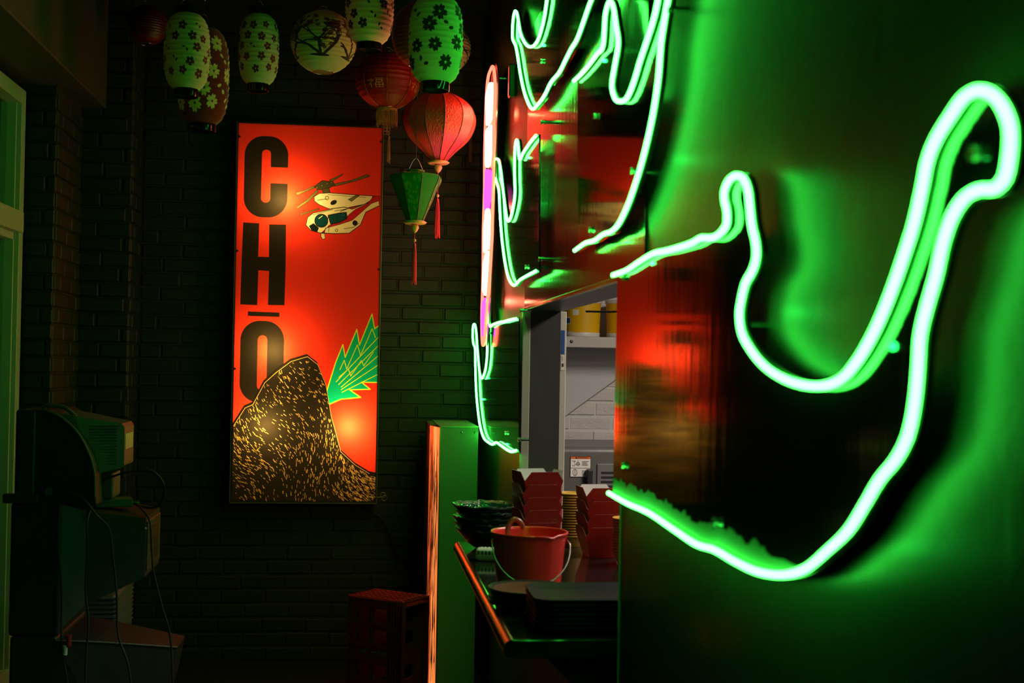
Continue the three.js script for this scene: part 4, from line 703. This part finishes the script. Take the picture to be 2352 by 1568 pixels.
// ---------------------------------------------------------------- old televisions stacked by the window, screens to the glass
{
  const group = 'old televisions stacked by the window';
  const scr = mat(0.01, 0.012, 0.012, 0.08);
  { // bottom set, on the floor
    const o = thing('crt_television', 'lowest old television, on the floor with a sloping wedge-shaped back', 'television', [-1.27, 0, -5.25], 0, group);
    part('bezel', rbox(0, 0.17, 0, 0.618, -0.27, 0.25, 0.014, 3), M.blackPlastic, o);
    part('screen', rbox(-0.004, 0.004, 0.1, 0.55, -0.22, 0.2, 0.002), scr, o);
    part('rear_housing', hull([[0.16, 0.02, 0.25], [0.16, 0.02, -0.25], [0.16, 0.6, 0.25], [0.16, 0.6, -0.25], [0.3, 0.585, 0.2], [0.3, 0.585, -0.2], [0.585, 0.54, 0.1], [0.585, 0.54, -0.12], [0.56, 0.4, 0.1], [0.56, 0.4, -0.12], [0.45, 0.06, 0.18], [0.45, 0.06, -0.2]]), mat(0.006, 0.007, 0.007, 0.55), o);
    part('edge_moulding', wire([[0.165, 0.602, 0.252], [0.3, 0.586, 0.203], [0.585, 0.542, 0.102]], 0.004, 20, 6), M.greyPlastic, o);
  }
  { // middle set
    const o = thing('crt_television', 'middle television of the stack, boxy back with a label plate', 'television', [-1.276, 0.6185, -5.25], 0, group);
    part('bezel', rbox(0, 0.18, 0, 0.49, -0.28, 0.25, 0.012, 3), M.blackPlastic, o);
    part('screen', rbox(-0.004, 0.004, 0.08, 0.44, -0.23, 0.2, 0.002), scr, o);
    part('shoulder', hull([[0.17, 0.01, 0.24], [0.17, 0.01, -0.27], [0.17, 0.486, 0.24], [0.17, 0.486, -0.27], [0.262, 0.1, 0.21], [0.262, 0.1, -0.25], [0.262, 0.455, 0.21], [0.262, 0.455, -0.25]]), M.greyPlastic, o);
    part('rear_housing', hull([[0.255, 0.1, 0.21], [0.255, 0.1, -0.25], [0.255, 0.456, 0.21], [0.255, 0.456, -0.25], [0.47, 0.2, 0.15], [0.47, 0.2, -0.2], [0.47, 0.425, 0.15], [0.47, 0.425, -0.2]]), mat(0.02, 0.021, 0.022, 0.45), o);
    const back = part('connector_plate', rbox(0.468, 0.478, 0.22, 0.41, -0.17, 0.135, 0.003), mat(0.05, 0.04, 0.03, 0.5), o);
    part('label_plate', (() => { const g = new THREE.PlaneGeometry(0.2, 0.16); g.rotateY(Math.PI / 2); return g; })(), new THREE.MeshStandardMaterial({ roughness: 0.5, map: canvasTexture(256, 256, (g) => { g.fillStyle = 'rgb(26,24,20)'; g.fillRect(0, 0, 256, 256); g.strokeStyle = 'rgb(120,110,90)'; g.lineWidth = 4; g.strokeRect(12, 12, 232, 232); g.fillStyle = 'rgb(140,130,100)'; for (let i = 0; i < 24; i++) g.fillRect(24, 130 + i * 4.4, 90 - (i * 31) % 40, 2); for (let i = 0; i < 4; i++) { g.beginPath(); g.arc(60 + i * 46, 60, 12, 0, 7); g.stroke(); } }) }), back, [0.4785, 0.315, -0.02]);
    part('power_lamp_lens', new THREE.SphereGeometry(0.005, 8, 6), mat(0.3, 0.4, 0.3, 0.2), o, [0.47, 0.385, 0.152]);
  }
  { // converter box on the middle set
    const o = thing('converter_box', 'small grey box with leads lying on the middle television', 'box', [-0.95, 1.074, -5.22], 0.25);
    part('case', rbox(-0.07, 0.07, 0.0, 0.032, -0.045, 0.045, 0.004), mat(0.09, 0.085, 0.06, 0.5), o);
    part('socket', cyl(0.006, 0.006, 0.03, 0, 0, 0, 10).rotateZ(Math.PI / 2), M.steel, o, [0.083, 0.014, 0.02]);
    part('socket', cyl(0.006, 0.006, 0.03, 0, 0, 0, 10).rotateZ(Math.PI / 2), M.steel, o, [0.083, 0.014, -0.015]);
  }
  { // top set
    const o = thing('crt_television', 'topmost television, small with a curved side and ribbed vents', 'television', [-1.267, 1.1095, -5.2], 0, group);
    part('bezel', rbox(0, 0.075, 0.02, 0.343, -0.24, 0.2, 0.012, 3), M.blackPlastic, o);
    part('screen', rbox(-0.004, 0.004, 0.06, 0.31, -0.2, 0.16, 0.002), scr, o);
    const s = new THREE.Shape(); s.moveTo(0.065, 0.0); s.lineTo(0.065, 0.338); s.lineTo(0.12, 0.335); s.bezierCurveTo(0.2, 0.29, 0.26, 0.22, 0.282, 0.12); s.lineTo(0.29, 0.0); s.closePath();
    const g = new THREE.ExtrudeGeometry(s, { depth: 0.42, bevelEnabled: true, bevelSize: 0.006, bevelThickness: 0.006, bevelSegments: 2, curveSegments: 16 }); g.translate(0, 0, -0.23);
    part('cabinet_side', g, mat(0.01, 0.01, 0.011, 0.5), o);
    part('edge_moulding', wire([[0.115, 0.338, 0.197], [0.16, 0.318, 0.197], [0.22, 0.262, 0.197], [0.262, 0.19, 0.197], [0.284, 0.12, 0.197], [0.29, 0.02, 0.197]], 0.0055, 40, 6), M.greyPlastic, o);
    part('rear_housing', hull([[0.1, 0.335, 0.15], [0.1, 0.335, -0.19], [0.1, 0.1, 0.15], [0.1, 0.1, -0.19], [0.2, 0.318, 0.14], [0.2, 0.318, -0.18], [0.36, 0.29, 0.08], [0.36, 0.29, -0.13], [0.372, 0.275, 0.075], [0.372, 0.275, -0.125], [0.372, 0.13, 0.075], [0.372, 0.13, -0.125], [0.36, 0.12, 0.08], [0.36, 0.12, -0.13], [0.28, 0.1, 0.12], [0.28, 0.1, -0.16]]), M.greyPlastic, o);
    const slots = []; for (let i = 0; i < 14; i++) slots.push(hull([[0.25, 0.135 + i * 0.011, 0.1212], [0.345, 0.135 + i * 0.011, 0.087], [0.25, 0.139 + i * 0.011, 0.1212], [0.345, 0.139 + i * 0.011, 0.087], [0.25, 0.137 + i * 0.011, 0.128], [0.345, 0.137 + i * 0.011, 0.0935]]));
    part('vent_ribs', merge(slots), M.blackPlastic, o);
    part('rating_label', box(0.3715, 0.3735, 0.19, 0.25, -0.1, 0.06), mat(0.45, 0.45, 0.3, 0.5), o);
    part('rear_foot', rbox(0.27, 0.33, 0.0, 0.1, -0.1, 0.06, 0.01), M.greyPlastic, o);
    part('carry_handle', wire([[0.075, 0.333, 0.1], [0.08, 0.352, 0.1], [0.15, 0.35, 0.1], [0.2, 0.31, 0.1]], 0.008, 24, 8), M.greyPlastic, o);
  }
  { // set behind, with louvres
    const o = thing('crt_television', 'television behind the stack with a louvred back, below the middle set', 'television', [-1.3, 0, -5.82], 0, group);
    part('cabinet', rbox(0, 0.1, 0, 0.72, -0.2, 0.22, 0.012, 3), M.blackPlastic, o);
    part('rear_housing', rbox(0.09, 0.3, 0.0, 0.66, -0.2, 0.2, 0.02, 3), M.greyPlastic, o);
    const lou = []; for (let i = 0; i < 9; i++) lou.push(box(0.1, 0.304, 0.49 + i * 0.019, 0.497 + i * 0.019, -0.19, 0.206)); part('louvres', merge(lou), mat(0.09, 0.09, 0.085, 0.5), o);
    part('connector_plate', rbox(0.299, 0.306, 0.3, 0.48, -0.1, 0.16, 0.003), mat(0.12, 0.06, 0.03, 0.5), o);
  }
  const cable = (pts, r, label, c = M.cord, n = 80) => single('signal_cable', wire(pts, r, n, 6), c, label, 'cable');
  cable([[-0.96, 1.19, -5.06], [-0.87, 1.22, -5.05], [-0.78, 1.225, -5.05], [-0.735, 1.17, -5.06], [-0.76, 1.09, -5.1], [-0.83, 1.078, -5.17], [-0.868, 1.088, -5.2]], 0.005, 'thick black cable looping out behind the topmost television');
  cable([[-0.868, 1.088, -5.23], [-0.82, 1.075, -5.1], [-0.78, 1.04, -5.03], [-0.77, 0.95, -5.02], [-0.76, 0.85, -5.02], [-0.73, 0.72, -5.04], [-0.7, 0.6, -5.06], [-0.685, 0.3, -5.06], [-0.69, 0.006, -5.06]], 0.004, 'long dark cable hanging down past the label plate');
  cable([[-1.0, 1.106, -5.12], [-1.0, 1.04, -4.99], [-0.995, 0.92, -4.99], [-1.0, 0.8, -4.985], [-0.985, 0.68, -4.98], [-0.99, 0.55, -4.98], [-0.98, 0.006, -4.95]], 0.004, 'dark cable hanging straight down the side of the middle television');
  cable([[-1.07, 1.15, -4.99], [-1.02, 1.13, -4.985], [-0.96, 1.06, -4.985], [-0.925, 1.02, -5.0], [-0.905, 0.9, -5.0], [-0.89, 0.78, -5.0], [-0.88, 0.62, -5.0], [-0.84, 0.5, -5.0], [-0.8, 0.006, -5.0]], 0.0045, 'cable with a pale plug draped across the middle television');
  cable([[-1.1, 1.112, -4.985], [-1.1, 0.95, -4.985], [-1.085, 0.8, -4.985], [-1.08, 0.6, -4.985], [-1.05, 0.4, -4.985], [-1.03, 0.006, -4.98]], 0.004, 'cable running down the edge of the black bezels');
  const plug = thing('plug', 'red and white plug pair hanging on the lowest television', 'plug', [-1.055, 0.575, -4.985]);
  part('red_sleeve', cyl(0.011, 0.009, 0.04, 0, 0.03, 0, 14), mat(0.3, 0.02, 0.02, 0.4), plug);
  part('white_sleeve', cyl(0.009, 0.008, 0.035, -0.012, -0.005, 0, 14), mat(0.5, 0.5, 0.45, 0.4), plug);
  part('pin', cyl(0.004, 0.004, 0.04, -0.012, -0.03, 0, 10), M.steel, plug);
  const ad = thing('power_adapter', 'small black adapter with knobs squeezed between the two upper televisions', 'adapter', [-1.255, 1.109, -4.985]);
  part('case', rbox(-0.045, 0.08, 0, 0.035, -0.02, 0.012, 0.005), M.blackPlastic, ad);
  part('knob', cyl(0.012, 0.012, 0.012, 0, 0, 0, 18).rotateX(Math.PI / 2), M.greyPlastic, ad, [0.12, 0.045, 0.012]);
  part('knob_rim', new THREE.TorusGeometry(0.012, 0.002, 6, 20), M.greyPlastic, ad, [0.12, 0.045, 0.018]);
}
// small fittings on the walls
single('wall_plaque', rbox(WALL - 0.03, WALL - 0.0005, 2.825, 2.97, -5.73, -5.67, 0.008), mat(0.05, 0.05, 0.05, 0.2), 'small upright plaque on the wall beside the red neon sign', 'plaque');
single('conduit_strip', rbox(0.57, 0.59, 2.78, 2.98, -7.302, -7.285, 0.003), mat(0.12, 0.09, 0.05, 0.5), 'short vertical strip on the bricks near the wall corner', 'strip');

scene.traverse((o) => { if (o.isMesh) { o.castShadow = true; o.receiveShadow = true; } });
renderer.render(scene, camera);
